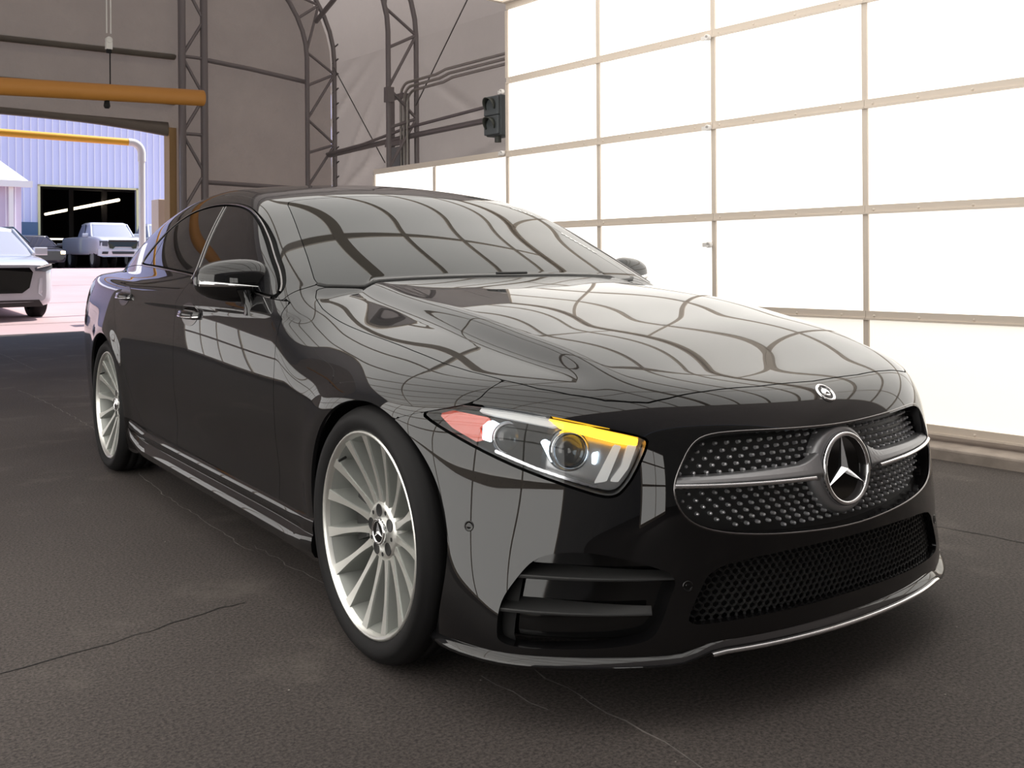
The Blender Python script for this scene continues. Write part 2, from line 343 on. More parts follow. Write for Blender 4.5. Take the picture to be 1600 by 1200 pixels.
for z in np.arange(.4, 5.2, .27):
    o = MB().tube([B(13.72, 6.74, z), B(13.66, 6.83, z+.10)], .014, 6).build('lacing', M_steeld); o.parent = tr0; o.matrix_parent_inverse = Matrix.Translation(-tr0.location)
def pipe_thing(name, label, cat, pts, r, m, group=None):
    c0 = Vector(pts[0]); o = MB().tube(pts, r, 10).build(name, m); return tag(o, label, cat, group)
pipe_thing('purlin', 'long steel pipe along the fabric side wall between the trusses', 'pipe', [B(13.7, 6.66, 3.03), B(11.1, 6.66, 3.11), B(4, 6.66, 3.2)], .045, M_steel)
pipe_thing('purlin', 'thin cable bundle sagging just above the side wall pipe', 'pipe', [B(13.7, 6.60, 3.05), B(12.4, 6.58, 3.10), B(11.1, 6.6, 3.24), B(9, 6.6, 3.32), B(4, 6.6, 3.5)], .025, M_steel)
pipe_thing('purlin', 'upper steel pipe across the end wall left of the arch', 'pipe', [B(13.86, 4.3, 4.52), B(13.86, 5.2, 4.46), B(13.86, 6.3, 4.35)], .04, M_steel)
pipe_thing('purlin', 'lower steel pipe across the end wall just above the car roof', 'pipe', [B(13.86, 4.3, 2.44), B(13.86, 6.3, 2.40)], .04, M_steel)
pipe_thing('brace_cable', 'thin brace cable slanting down to the right on the side wall', 'cable', [B(13.6, 6.7, 4.63), B(11.9, 6.7, 2.75)], .010, M_steeld)
pipe_thing('brace_cable', 'thin brace cable slanting up to the right on the side wall', 'cable', [B(10.96, 6.7, 3.6), B(9.3, 6.7, 5.3)], .010, M_steeld)
pipe_thing('roof_pipe', 'steel pipe rising from the corner arch toward the roof', 'pipe', [B(13.7, 6.4, 5.45), B(11.0, 6.3, 6.4)], .045, M_steel)
for i, (dz, lab) in enumerate(((0, 'top of three metal conduits bending along the side wall'), (-.075, 'middle of three metal conduits bending along the side wall'), (-.15, 'bottom of three metal conduits bending along the side wall'))):
    s0 = 11.22-.09*i; pts = [B(s0, 6.58, 0), B(s0, 6.58, 3.75+dz)]+[B(s0-.22*(1-math.cos(t)), 6.58, 3.75+dz+.22*math.sin(t)) for t in np.linspace(.2, PI/2, 6)]+[B(s0-1.0, 6.58, 3.98+dz), B(s0-1.25, 6.58, 4.02+dz), B(6.5, 6.58, 4.02+dz)]
    pipe_thing('conduit', lab, 'conduit', pts, .022, mat('galvanised_%d' % i, (.42, .40, .37), .4, .6), 'conduits on the side wall')
# switch frame on strut posts
r0 = tag(empty('strut_frame', B(11.5, 6.5, 0)), 'metal strut frame with panels behind the conduits', 'frame'); inv = Matrix.Translation(-Vector(B(11.5, 6.5, 0)))
def ch(nm, mb, m): o = mb.build(nm, m); o.parent = r0; o.matrix_parent_inverse = inv
for s_ in (11.62, 11.18): mb = MB(); bbox(mb, s_-.035, s_+.035, 6.62, 6.70, 0, 3.82); ch('post', mb, M_steel)
for z_ in (3.78, 3.02): mb = MB(); bbox(mb, 11.14, 11.68, 6.56, 6.62, z_-.04, z_+.04); ch('cross_rail', mb, M_steel)
mb = MB(); bbox(mb, 11.22, 11.55, 6.55, 6.64, 1.9, 2.95); ch('switch_panel', mb, mat('panel_grey', (.24, .25, .26), .5))
mb = MB(); bbox(mb, 11.0, 11.12, 6.19, 6.31, 3.62, 3.86); ch('junction_box', mb, M_steel)
# ------------------------------------------------------------------ clearance bar hung across the lane
ob = tag(empty('clearance_bar', B(7, -1, 2.54)), 'thick orange pipe hung across the lane entrance', 'pipe'); inv = Matrix.Translation(-Vector(B(7, -1, 2.54)))
bz = lambda n: 2.580+.045*(n+.28)
mb = MB(); nn_ = [-3.4, -1.5, 0, 1.0, 1.50]; mb.tube([B(7, n, bz(n)) for n in nn_], .077, 24, cap=False); mb.tube([B(7, n, bz(n)) for n in nn_[::-1]], .070, 24, cap=False)
o = mb.build('pipe', M_orange, fix=False); o.parent = ob; o.matrix_parent_inverse = inv
hn = .62
for k, n in enumerate((hn, -2.4)):
    for dn in (-.018, .018):
        o = MB().tube([B(7, n+dn, 5.6), B(7, n+dn, 3.16)], .006, 6).build('hanger_rope', M_white); o.parent = ob; o.matrix_parent_inverse = inv
    mb = MB(); f_ = frame_at0(B(7, n, 3.10), -UV); mb.lathe([(-.02, .0), (-.02, .030), (.018, .030), (.022, .022), (.022, 0)], 16, 'Z', frame=f_); mb.box((-.028, -.085, -.018), (.028, .0, .018), frame=f_); mb.box((-.02, -.12, -.012), (.02, -.085, .012), 1, frame=f_)
    o = mb.build('rope_clamp', [M_white, M_dark]); o.parent = ob; o.matrix_parent_inverse = inv
    o = MB().tube([B(7, n+.01, 2.98), B(7, n+.01, bz(n)+.07)], .006, 6).build('hanger_wire', M_dark); o.parent = ob; o.matrix_parent_inverse = inv
    mb = MB(); mb.lathe([(0, .0), (.0, .022), (-.05, .030), (-.07, .02), (-.07, 0)], 12, 'Z', frame=frame_at0(B(7, n-.02, bz(n)-.075), (0, 0, 1), (1, 0, 0))); o = mb.build('end_knob', M_dark); o.parent = ob; o.matrix_parent_inverse = inv
# ------------------------------------------------------------------ signal lamp on the end of the panel wall
tl = tag(empty('traffic_light', B(4.34, 3.0, 2.12)), 'small grey two-lamp traffic light on the edge of the panel wall', 'traffic light'); inv = Matrix.Translation(-Vector(B(4.34, 3.0, 2.12)))
def ct(nm, mb, m, bev=0): o = mb.build(nm, m, bevel=bev); o.parent = tl; o.matrix_parent_inverse = inv; return o
M_sig = mat('signal_grey', (.085, .095, .10), .5); M_sigd = mat('signal_dark', (.05, .053, .045), .55)
mb = MB(); bbox(mb, 4.22, 4.42, 2.95, 3.12, 2.13, 2.475); ct('housing', mb, M_sig, .008)
for k, z0 in enumerate((2.30, 2.135)):
    mb = MB(); bbox(mb, 4.225, 4.415, 2.920, 2.948, z0+.003, z0+.165); ct('lamp_door', mb, M_sig, .008)
    mb = MB(); rs = []
    for t in np.linspace(-.5, PI+.5, 20): rs.append([B(4.32+.066*math.cos(t), n, z0+.085+.066*math.sin(t)) for n in (2.920, 2.86+.03*(1-math.sin(t)))])
    rs2 = [[B(4.32+.060*math.cos(t), n, z0+.085+.060*math.sin(t)) for n in (2.86+.03*(1-math.sin(t)), 2.920)] for t in np.linspace(-.5, PI+.5, 20)]
    mb.loft([a+b for a, b in zip(rs, rs2)]); ct('visor', mb, M_sigd)
mb = MB(); mb.tube([B(4.32, 3.0, 2.13), B(4.32, 3.0, 2.08)], .03, 10); ct('bracket', mb, M_sigd)
# ------------------------------------------------------------------ smooth body surface of the sedan (car axes: x right, y back, z up)
def spl(xs, ys):
    xs = np.array(xs, float); ys = np.array(ys, float); n = len(xs); hh = np.diff(xs)
    A = np.zeros((n, n)); b = np.zeros(n); A[0, 0] = A[-1, -1] = 1
    for i in range(1, n-1):
        A[i, i-1] = hh[i-1]; A[i, i] = 2*(hh[i-1]+hh[i]); A[i, i+1] = hh[i]
        b[i] = 6*((ys[i+1]-ys[i])/hh[i]-(ys[i]-ys[i-1])/hh[i-1])
    m = np.linalg.solve(A, b)
    def f(x):
        x = np.asarray(x, float); xc = np.clip(x, xs[0], xs[-1])
        i = np.clip(np.searchsorted(xs, xc)-1, 0, n-2); h_ = hh[i]
        a = (xs[i+1]-xc)/h_; c = (xc-xs[i])/h_
        v = a*ys[i]+c*ys[i+1]+((a**3-a)*m[i]+(c**3-c)*m[i+1])*h_*h_/6
        s0 = (ys[1]-ys[0])/hh[0]-hh[0]*m[1]/6; s1 = (ys[-1]-ys[-2])/hh[-1]+hh[-1]*m[-2]/6
        return v+np.where(x < xs[0], (x-xs[0])*s0, 0)+np.where(x > xs[-1], (x-xs[-1])*s1, 0)
    return f
def smax(a, b, k):
    h_ = np.maximum(k-np.abs(a-b), 0)/k
    return np.maximum(a, b)+h_**3*k/6
def smin(a, b, k): return -smax(-a, -b, k)
def sst(e0, e1, x):
    t = np.clip((x-e0)/(e1-e0), 0, 1); return t*t*t*(t*(t*6-15)+10)

WB = 2.939
c_Wy = spl([-.9, -.5, -.25, 0, .3, .6, 1.2, 1.8, 2.4, 2.94, 3.4, 3.8, 4.2], [.90, .912, .925, .934, .932, .929, .932, .937, .942, .944, .925, .87, .76])
c_zb = spl([-.9, -.3, .2, .65, 1.2, 1.8, 2.4, 3.0, 3.6, 4.2], [.86, .90, .92, .935, .985, 1.02, 1.035, 1.03, 1.0, .95])
c_sh = spl([-.9, -.45, -.3, -.2, -.13, -.07, 0, .06, .14], [0, 0, -.0015, -.008, -.018, -.034, -.066, -.108, -.18])
c_lo = spl([.05, .12, .18, .25, .34, .45, .56, .66, .8, 1.1], [-.10, -.065, -.045, -.032, -.022, -.013, -.005, 0, 0, 0])
c_hc = spl([-.95, -.8, -.7, -.6, -.45, -.2, 0, .3, .6, .85, 1.2, 2.0, 3.0, 3.7, 4.2], [.66, .72, .755, .784, .821, .874, .914, .950, .974, .990, 1.0, 1.0, 1.03, 1.05, 1.02])
c_hd = spl([-.9, -.3, 0, .35, .55, .75, .95, 1.5, 3, 4.2], [.075, .09, .10, .10, .081, .036, .006, .006, .03, .06])
c_ac = spl([-.8, -.5, -.1, .4, .8], [.50, .56, .60, .585, .56])
c_y0 = spl([.08, .16, .22, .30, .38, .44, .50, .58, .64, .70, .76, .84], [-.80, -.835, -.845, -.845, -.842, -.84, -.836, -.826, -.812, -.79, -.76, -.70])
c_c4 = spl([.05, .16, .30, .45, .60, .75, .9], [.24, .28, .38, .48, .54, .54, .54])
c_rc = spl([.40, .60, .766, 1.1, 1.42, 1.7, 2.0, 2.3, 2.7, 3.1, 3.5, 3.8, 4.1], [.85, .955, 1.050, 1.216, 1.354, 1.409, 1.427, 1.417, 1.370, 1.290, 1.180, 1.085, .98])
c_rd = spl([.4, .766, 1.1, 1.44, 2.0, 3.0, 4.0], [.12, .13, .135, .125, .105, .11, .12])
c_wb = spl([.3, .7, 1.1, 1.7, 2.4, 3.0, 3.6, 4.2], [.80, .825, .855, .868, .858, .80, .70, .58])
c_tr = spl([.3, .6, .9, 1.1], [4.10, 4.14, 4.13, 4.07])

def F(P, parts=False):
    a = np.abs(P[..., 0]); y = P[..., 1]; z = P[..., 2]
    # lower body: flanks
    w = c_Wy(y)+c_sh(z-c_zb(y))+c_lo(z)
    for yw, am in ((0., .012), (WB, .013)):
        r = np.hypot(y-yw, z-.34); w = w+am*np.exp(-((r-.372)/.07)**2)
    # shallow rising hollow along the lower doors
    w = w-.010*np.exp(-((z-.40-.03*(y-1.2))/.085)**2)*sst(.30, .75, y)*(1-sst(2.1, 2.5, y))
    fs = (a-w)*.96
    # hood / deck
    q = a/.77
    ht = c_hc(y)-c_hd(y)*(q*q)**1.5
    ht = ht+.028*sst(-.055, .055, c_ac(y)-a)*sst(-.74, -.25, y)*(1-sst(.75, 1.1, y))
    ft = (z-ht)*.95
    lo = smax(fs, ft, .16-.10*sst(.35, .95, y))
    # nose
    c4 = c_c4(z); yf = c_y0(z)+.28*a*a+c4*a**4
    ff = (yf-y)/np.sqrt(1+(.56*a+4*c4*a**3)**2)
    lo = smax(lo, ff, .11)
    # tail and floor
    yr = c_tr(z)-.10*a*a-.34*a**4
    lo = smax(lo, (y-yr)/np.sqrt(1+(.2*a+1.36*a**3)**2), .12)
    lo = smax(lo, .135-z, .04)
    # cabin
    rz = c_rc(y)-c_rd(y)*a*a
    dz = z-1.0
    gw = c_wb(y)-.46*dz-.42*dz*np.abs(dz)
    g = smax((a-gw)*.88, (z-rz)*.9, .075)
    g = smax(smax(g, .5-y, .02), .89-z, .02)
    f = smin(lo, g, .006+.029*sst(.70, .80, a))
    return f
def grad(P, e=.0025):
    g = np.stack([F(P+d)-F(P-d) for d in np.eye(3)*e], -1)
    return g/np.linalg.norm(g, axis=-1, keepdims=True)
def shoot(O, D, t0, t1, off=0., it=26):
    lo = np.full(O.shape[:-1], t0, float); hi = np.full(O.shape[:-1], t1, float)
    for _ in range(it):
        m = (lo+hi)/2; ins = F(O+D*m[..., None])+off < 0
        lo = np.where(ins, m, lo); hi = np.where(ins, hi, m)
    return O+D*((lo+hi)/2)[..., None]
# ------------------------------------------------------------------ panel cutting
YC = .10
def chaikin(p, n=2, closed=True):
    p = np.array(p, float)
    for _ in range(n):
        q = np.roll(p, -1, 0) if closed else p[1:]
        r = p if closed else p[:-1]
        z = np.empty((len(r)*2, p.shape[1])); z[0::2] = .75*r+.25*q; z[1::2] = .25*r+.75*q
        p = z if closed else np.vstack([p[:1], z, p[-1:]])
    return p
def poly_sdf(Q, poly):
    """positive inside"""
    poly = np.asarray(poly, float); sh = Q.shape[:-1]; Q = Q.reshape(-1, 2)
    d2 = np.full(len(Q), 1e9); ins = np.zeros(len(Q), bool)
    for i in range(len(poly)):
        a = poly[i]; b = poly[(i+1) % len(poly)]; e = b-a; w = Q-a
        t = np.clip((w@e)/max(e@e, 1e-12), 0, 1); r = w-t[:, None]*e; d2 = np.minimum(d2, (r*r).sum(1))
        c1 = (a[1] <= Q[:, 1]) != (b[1] <= Q[:, 1])
        with np.errstate(divide='ignore', invalid='ignore'):
            xi = a[0]+(Q[:, 1]-a[1])*e[0]/(e[1] if e[1] != 0 else 1e-12)
        ins ^= c1 & (Q[:, 0] < xi)
    d = np.sqrt(d2); return np.where(ins, d, -d).reshape(sh)
def grid_tris(n, m):
    i = np.arange(n*m).reshape(n, m); a = i[:-1, :-1].ravel(); b = i[1:, :-1].ravel(); c_ = i[1:, 1:].ravel(); d = i[:-1, 1:].ravel()
    return np.vstack([np.stack([a, b, c_], 1), np.stack([a, c_, d], 1)])
def clip(P, N, T, s):
    k = s[T] > 0; cnt = k.sum(1); T0 = T[cnt == 3]; out = [T0]; newP = [P]; newN = [N]; base = len(P)
    mix = T[(cnt == 1) | (cnt == 2)]
    if len(mix):
        km = s[mix] > 0; one = km.sum(1) == 1
        odd = np.where(one, km.argmax(1), (~km).argmax(1)); r = np.arange(len(mix))
        A = mix[r, odd]; B = mix[r, (odd+1) % 3]; C = mix[r, (odd+2) % 3]
        def cut(i, j):
            lo = np.minimum(i, j); hi = np.maximum(i, j); return lo.astype(np.int64)*len(P)+hi
        key = np.concatenate([cut(A, B), cut(A, C)]); uk, inv = np.unique(key, return_inverse=True)
        i = uk//len(P); j = uk % len(P); t = (s[i]/(s[i]-s[j]))[:, None]
        newP.append(P[i]+(P[j]-P[i])*t); nn = N[i]+(N[j]-N[i])*t; newN.append(nn/np.linalg.norm(nn, axis=1, keepdims=True))
        ab = base+inv[:len(mix)]; ac = base+inv[len(mix):]
        o1 = one; out.append(np.stack([A[o1], ab[o1], ac[o1]], 1))
        o2 = ~one; out.append(np.stack([ab[o2], B[o2], C[o2]], 1)); out.append(np.stack([ab[o2], C[o2], ac[o2]], 1))
    P = np.vstack(newP); N = np.vstack(newN); T = np.vstack(out)
    ar = np.linalg.norm(np.cross(P[T[:, 1]]-P[T[:, 0]], P[T[:, 2]]-P[T[:, 0]]), axis=1); T = T[ar > 1e-10]
    u, inv = np.unique(T, return_inverse=True); return P[u], N[u], inv.reshape(-1, 3)
def orient(P, N, T):
    g = np.cross(P[T[:, 1]]-P[T[:, 0]], P[T[:, 2]]-P[T[:, 0]]); fl = (g*N[T].mean(1)).sum(1) < 0
    T = T.copy(); T[fl] = T[fl][:, ::-1]; return T
def rim(P, N, T, depth, out=0.0):
    """strip turned inwards from the open edges"""
    E_ = np.concatenate([T[:, [0, 1]], T[:, [1, 2]], T[:, [2, 0]]]); key = np.sort(E_, 1); _, inv, cnt = np.unique(key, axis=0, return_inverse=True, return_counts=True)
    B = E_[cnt[inv.ravel()] == 1]; u, inv = np.unique(B, return_inverse=True); b = inv.reshape(-1, 2)
    o = np.zeros((len(u), 3)); e = P[B[:, 1]]-P[B[:, 0]]; w = np.cross(e, N[B[:, 0]]); np.add.at(o, b[:, 0], w); np.add.at(o, b[:, 1], w)
    o /= np.maximum(np.linalg.norm(o, axis=1, keepdims=True), 1e-9)
    top = P[u]; low = P[u]-N[u]*depth+o*out; k = len(u)
    T2 = np.vstack([np.stack([b[:, 0], b[:, 0]+k, b[:, 1]], 1), np.stack([b[:, 1], b[:, 0]+k, b[:, 1]+k], 1)])
    return np.vstack([top, low]), np.vstack([o, o]), T2
def mirror(P, N, T):
    return P*[-1, 1, 1], N*[-1, 1, 1], T[:, ::-1]
def np_mesh(name, P, N, T, mi=None):
    me = bpy.data.meshes.new(name); me.vertices.add(len(P)); me.vertices.foreach_set('co', np.ascontiguousarray(P, np.float32).ravel())
    me.loops.add(T.size); me.loops.foreach_set('vertex_index', np.ascontiguousarray(T, np.int32).ravel())
    me.polygons.add(len(T)); me.polygons.foreach_set('loop_start', np.arange(0, T.size, 3, dtype=np.int32))
    if mi is not None: me.polygons.foreach_set('material_index', np.ascontiguousarray(mi, np.int32))
    me.update(calc_edges=True); me.validate()
    me.polygons.foreach_set('use_smooth', np.ones(len(me.polygons), bool))
    if N is not None: me.normals_split_custom_set_from_vertices([tuple(map(float, q)) for q in N])
    return me
def panel(name, PNT, mats, parent, flange=.010, sides=('L',), out=0.0):
    """one skin panel; sides 'R' = as given (x<0), 'L' = mirrored copy"""
    P, N, T = PNT; T = orient(P, N, T); mi = np.zeros(len(T), int)
    if flange:
        P2, N2, T2 = rim(P, N, T, flange, out); T2 = T2+len(P); P = np.vstack([P, P2]); N = np.vstack([N, N2]); T = np.vstack([T, T2])
        mi = np.concatenate([mi, np.full(len(T2), 1 if isinstance(mats, (list, tuple)) and len(mats) > 1 else 0)])
    mats = mats if isinstance(mats, (list, tuple)) else [mats]; res = []
    for sd in sides:
        a = (P, N, T) if sd in 'RC' else mirror(P, N, T)
        res.append(link(name, np_mesh(name, *a, mi), parent, mats))
    return res
# ray families over the body
def fam_side(ys, th, off=0.):
    Y, TH = np.meshgrid(ys, th, indexing='ij'); O = np.stack([0*Y, Y, 0*Y+.52], -1); D = np.stack([-np.cos(TH), 0*Y, np.sin(TH)], -1)
    P = shoot(O, D, 0, 1.5, off); return P.reshape(-1, 3), grad(P).reshape(-1, 3), grid_tris(*Y.shape)
def nose_pts(ph, z, off=0.):
    """points on the nose, signed angle ph (negative = visible side), height z"""
    ph = np.asarray(ph, float); z = np.asarray(z, float)*np.ones_like(ph)
    zo = np.minimum(z, .60); el = np.maximum(z-.60, 0)/.85
    O = np.stack([0*ph, 0*ph+YC, zo], -1); D = np.stack([np.sin(ph)*np.cos(el), -np.cos(ph)*np.cos(el), np.sin(el)], -1)
    return shoot(O, D, 0, 1.6, off)
def fam_nose(phs, zs, off=0.):
    A, Z = np.meshgrid(phs, zs, indexing='ij'); P = nose_pts(A, Z, off); return P.reshape(-1, 3), grad(P).reshape(-1, 3), grid_tris(*A.shape)
def phz(P): return np.stack([np.arctan2(P[..., 0], -(P[..., 1]-YC)), P[..., 2]], -1)
def topol(pts):      # list of (x, y, z) points -> outline in (angle, height)
    return phz(np.array(pts, float))
def patch(poly, off=0., step=.006, grow=0.):
    """piece of the nose surface inside an (angle, height) outline"""
    lo = poly.min(0)-.02; hi = poly.max(0)+.02
    na = max(6, int((hi[0]-lo[0])*.85/step)); nz = max(6, int((hi[1]-lo[1])/step))
    P, N, T = fam_nose(np.linspace(lo[0], hi[0], na), np.linspace(lo[1]-.01, hi[1]+.01, nz), off)
    return clip(P, N, T, poly_sdf(phz(P), poly)+grow)
# ------------------------------------------------------------------ the black sedan
car = empty('sedan')
tag(car, 'glossy black four-door coupe sedan with silver multi-spoke wheels in the foreground', 'car')
G = .0016                                   # half of a shut line
S_P, S_N, S_T = fam_side(np.concatenate([np.linspace(-.748, -.50, 46), np.linspace(-.49, 4.08, 390)]), np.radians(np.linspace(-27, 90, 180)))
A_ = np.abs(S_P[:, 0]); Y_ = S_P[:, 1]; Z_ = S_P[:, 2]
YZ = np.stack([Y_, Z_], -1); XY = np.stack([A_, Y_], -1)
hood_half = [(0, -.722), (.2, -.712), (.36, -.688), (.46, -.668), (.51, -.652), (.545, -.628), (.59, -.591), (.644, -.526), (.687, -.456), (.722, -.365), (.748, -.253), (.763, -.15), (.770, 0), (.770, .288), (.770, .479), (.768, .615), (.755, .70), (.732, .742), (.70, .742), (.55, .690), (.3, .640), (0, .622)]
hood_poly = np.array(hood_half+[(-a, y) for a, y in hood_half[::-1]])
ws_half = [(0, .630), (.3, .650), (.55, .702), (.70, .757), (.716, .775), (.716, .80), (.678, .95), (.622, 1.189), (.585, 1.36), (.568, 1.392), (.53, 1.402), (.376, 1.397), (.2, 1.388), (0, 1.385)]
ws_poly = np.array(ws_half+[(-a, y) for a, y in ws_half[::-1]])
bl_half = [(0, 2.80), (.45, 2.83), (.55, 2.90), (.58, 3.05), (.56, 3.4), (.50, 3.60), (.3, 3.68), (0, 3.70)]
bl_poly = np.array(bl_half+[(-a, y) for a, y in bl_half[::-1]])
dlo = chaikin([(2.72, 1.052), (2.40, 1.044), (2.186, 1.036), (1.705, 1.011), (1.211, .979), (.90, .949), (.790, .938), (.790, .962), (.88, 1.02), (1.002, 1.083), (1.14, 1.156), (1.277, 1.221), (1.42, 1.268), (1.561, 1.294), (1.75, 1.312), (1.937, 1.318), (2.12, 1.312), (2.278, 1.296), (2.42, 1.262), (2.56, 1.205), (2.68, 1.125), (2.74, 1.070)], 2)
c_belt = spl([.5, .70, .80, 1.211, 1.705, 2.186, 2.66, 3.0, 3.6], [.915, .930, .938, .979, 1.011, 1.036, 1.050, 1.050, 1.03])
c_d1 = spl([.1, .30, .47, .67, .80, .87, .93, 1.0], [.670, .665, .648, .640, .655, .680, .712, .75])
c_d2 = spl([.1, .29, .45, .71, .85, .92, .985, 1.10, 1.30], [1.772, 1.77, 1.755, 1.728, 1.734, 1.718, 1.668, 1.695, 1.795])
c_d3 = spl([.1, .29, .34, .42, .518, .663, .783, .90, 1.0, 1.06], [2.10, 2.21, 2.30, 2.42, 2.51, 2.625, 2.71, 2.78, 2.78, 2.74])
c_yb = spl([.50, .60, .643, .667, .685, .705, .72, .741, .763, .80, .9], [.14, .0, -.105, -.164, -.229, -.31, -.351, -.360, -.365, -.37, -.38])
z_sill = spl([.2, .62, 1.66, 2.2, 2.6], [.285, .288, .300, .310, .330])
s_hood = poly_sdf(XY, hood_poly); s_ws = poly_sdf(XY, ws_poly); s_bl = poly_sdf(XY, bl_poly); s_dlo = poly_sdf(YZ, dlo)
s_dlo = np.where(A_ > .5, s_dlo, -1)
up = Z_ > .86
s_hood = np.where(Z_ > .60, s_hood, -1); s_ws = np.where(up, s_ws, -1); s_bl = np.where(up, s_bl, -1)
arch_f = np.hypot(Y_, Z_-.34)-.352; arch_r = np.hypot(Y_-WB, Z_-.342)-.366
d1 = Y_-c_d1(Z_); d2 = Y_-c_d2(Z_); d3 = Y_-c_d3(Z_); belt = Z_-c_belt(Y_); yb = Y_-c_yb(Z_); sill = Z_-z_sill(Y_)
mn = lambda *a: np.minimum.reduce(a)
cutS = lambda s: clip(S_P, S_N, S_T, s)
pil = np.where(A_ < .55, 1., Y_-np.interp(Z_, [.90, 1.0], [.73, .775]))       # foot of the windscreen pillar
body = [M_paint, M_dark]
def full(PNT):                                # both halves joined along the centre line
    P, N, T = PNT; T = orient(P, N, T); P2, N2, T2 = mirror(P, N, T); key = {}
    c0 = np.abs(P[:, 0]) < 1e-4; idx = np.arange(len(P))+len(P); idx[c0] = np.arange(len(P))[c0]
    T2 = idx[T2]; P = np.vstack([P, P2]); N = np.vstack([N, N2]); T = np.vstack([T, T2]); N[:, 0][np.abs(P[:, 0]) < 1e-4] = 0
    u, inv = np.unique(T, return_inverse=True); return P[u], N[u], inv.reshape(-1, 3)
hood = panel('hood', full(cutS(s_hood-G)), body, car, .012, 'C')[0]
panel('windshield', full(cutS(s_ws-G)), [M_shield, M_dark], car, .006, 'C')
panel('rear_window', full(cutS(s_bl-G)), [M_glass, M_dark], car, .006, 'C')
roof = panel('roof', full(cutS(mn(-s_ws-G, -s_bl-G, -s_dlo-.006, -s_hood-G, belt-G, pil-G, 3.86-Y_))), body, car, .006, 'C')[0]
fender = cutS(mn(-s_hood-G, yb-G, np.where(belt > 0, np.where(A_ < .55, -1., -pil), -d1)-G, arch_f, sill-G, -s_ws-G))
panel('front_fender', fender, body, car, .012, 'RL')
panel('front_door', cutS(mn(d1-G, -d2-G, -belt-G, sill-G, -s_hood-G)), body, car, .012, 'RL')
panel('rear_door', cutS(mn(d2-G, -d3-G, -belt-G, sill-G)), body, car, .012, 'RL')
panel('quarter_panel', cutS(mn(d3-G, arch_r, np.maximum(-belt-G, Y_-3.86-G), Z_-.17)), body, car, .012, 'RL')
win = [M_glass, M_dark]
g0 = s_dlo-.010
panel('front_window', cutS(mn(g0, -d2-.014)), win, car, .006, 'RL')
panel('rear_side_window', cutS(mn(g0, d2-.014, -(Y_-2.48-.25*(Z_-1.05))-.006)), win, car, .006, 'RL')
panel('quarter_window', cutS(mn(g0, (Y_-2.48-.25*(Z_-1.05))-.006)), win, car, .006, 'RL')
panel('door_pillar', cutS(mn(s_dlo-.009, d2+.012, -d2+.012)), [M_gloss, M_dark], car, .006, 'RL')
panel('sill', cutS(mn(-sill-G, Z_-.15, arch_f-.004, arch_r-.004, Y_-.2, 2.75-Y_)), body, car, .012, 'RL')
# inner hull that closes the view through the shut lines
P, N, T = fam_side(np.linspace(-.50, 4.0, 110), np.radians(np.linspace(-24, 90, 60)), .030)
sI = mn(np.hypot(P[:, 1], P[:, 2]-.34)-.40, np.hypot(P[:, 1]-WB, P[:, 2]-.34)-.41)
panel('inner_shell', full(clip(P, N, T, sI)), M_dark, car, 0, 'C')
def on_side(y, z, off=0.):                    # visible-side point of the flank
    y = np.asarray(y, float); z = np.asarray(z, float)*np.ones_like(y)
    O = np.stack([0*y, y, z], -1); D = np.zeros_like(O); D[..., 0] = -1
    return shoot(O, D, 0, 1.4, off)
def line_tube(pts, r, n=6, mat_i=0, mb=None): return (mb or MB()).tube([tuple(p) for p in pts], r, n, mat_i)
def both(mb, name, mats, parent, **k):
    """a part for each side: as built and mirrored"""
    o = mb.build(name, mats, parent, **k); m = MB(); m.v = [(-x, y, z) for x, y, z in mb.v]; m.f = [f[::-1] for f in mb.f]; m.m = mb.m; m.sm = mb.sm
    return o, m.build(name, mats, parent, **k)
# bright window surround
i0 = int(np.argmin(np.hypot(dlo[:, 0]-.79, dlo[:, 1]-.95)))
ring = np.roll(dlo, -i0, 0); tp = on_side(ring[:, 0], ring[:, 1], -.001)
keep = [p for p in tp[2:-1]]
M_trim = mat('dark_chrome', (.22, .21, .21), .18, 1.0)
both(line_tube(keep, .0045), 'window_trim', M_trim, car)
for nm, dy in (('pillar_trim', -.016), ('pillar_trim', .016)):
    zz = np.linspace(.995, 1.300, 14); both(line_tube(on_side(c_d2(zz)+dy, zz, -.001), .0035), nm, M_trim, car)
# side skirt blade
mb = MB(); prof = [(-.012, .300), (.004, .290), (.010, .268), (.002, .250), (.016, .232), (.024, .212), (.018, .190), (-.01, .172), (-.06, .165), (-.06, .300)]
rings = []
for y in np.linspace(.345, 2.50, 32):
    e = min(1, min(y-.345, 2.50-y)/.10); e = .35+.65*max(0, e)**.5; rise = .018*max(0, (.50-y)/.15)+.05*max(0, (y-2.25)/.25)
    xs = on_side(np.array([y]), np.array([.30]))[0, 0]
    rings.append([(xs-.004-dx*e, y, z+rise*(1 if z < .25 else .4)) for dx, z in prof])
mb.loft(rings, cap=True); both(mb, 'side_skirt', M_paint, car, bevel=.003)

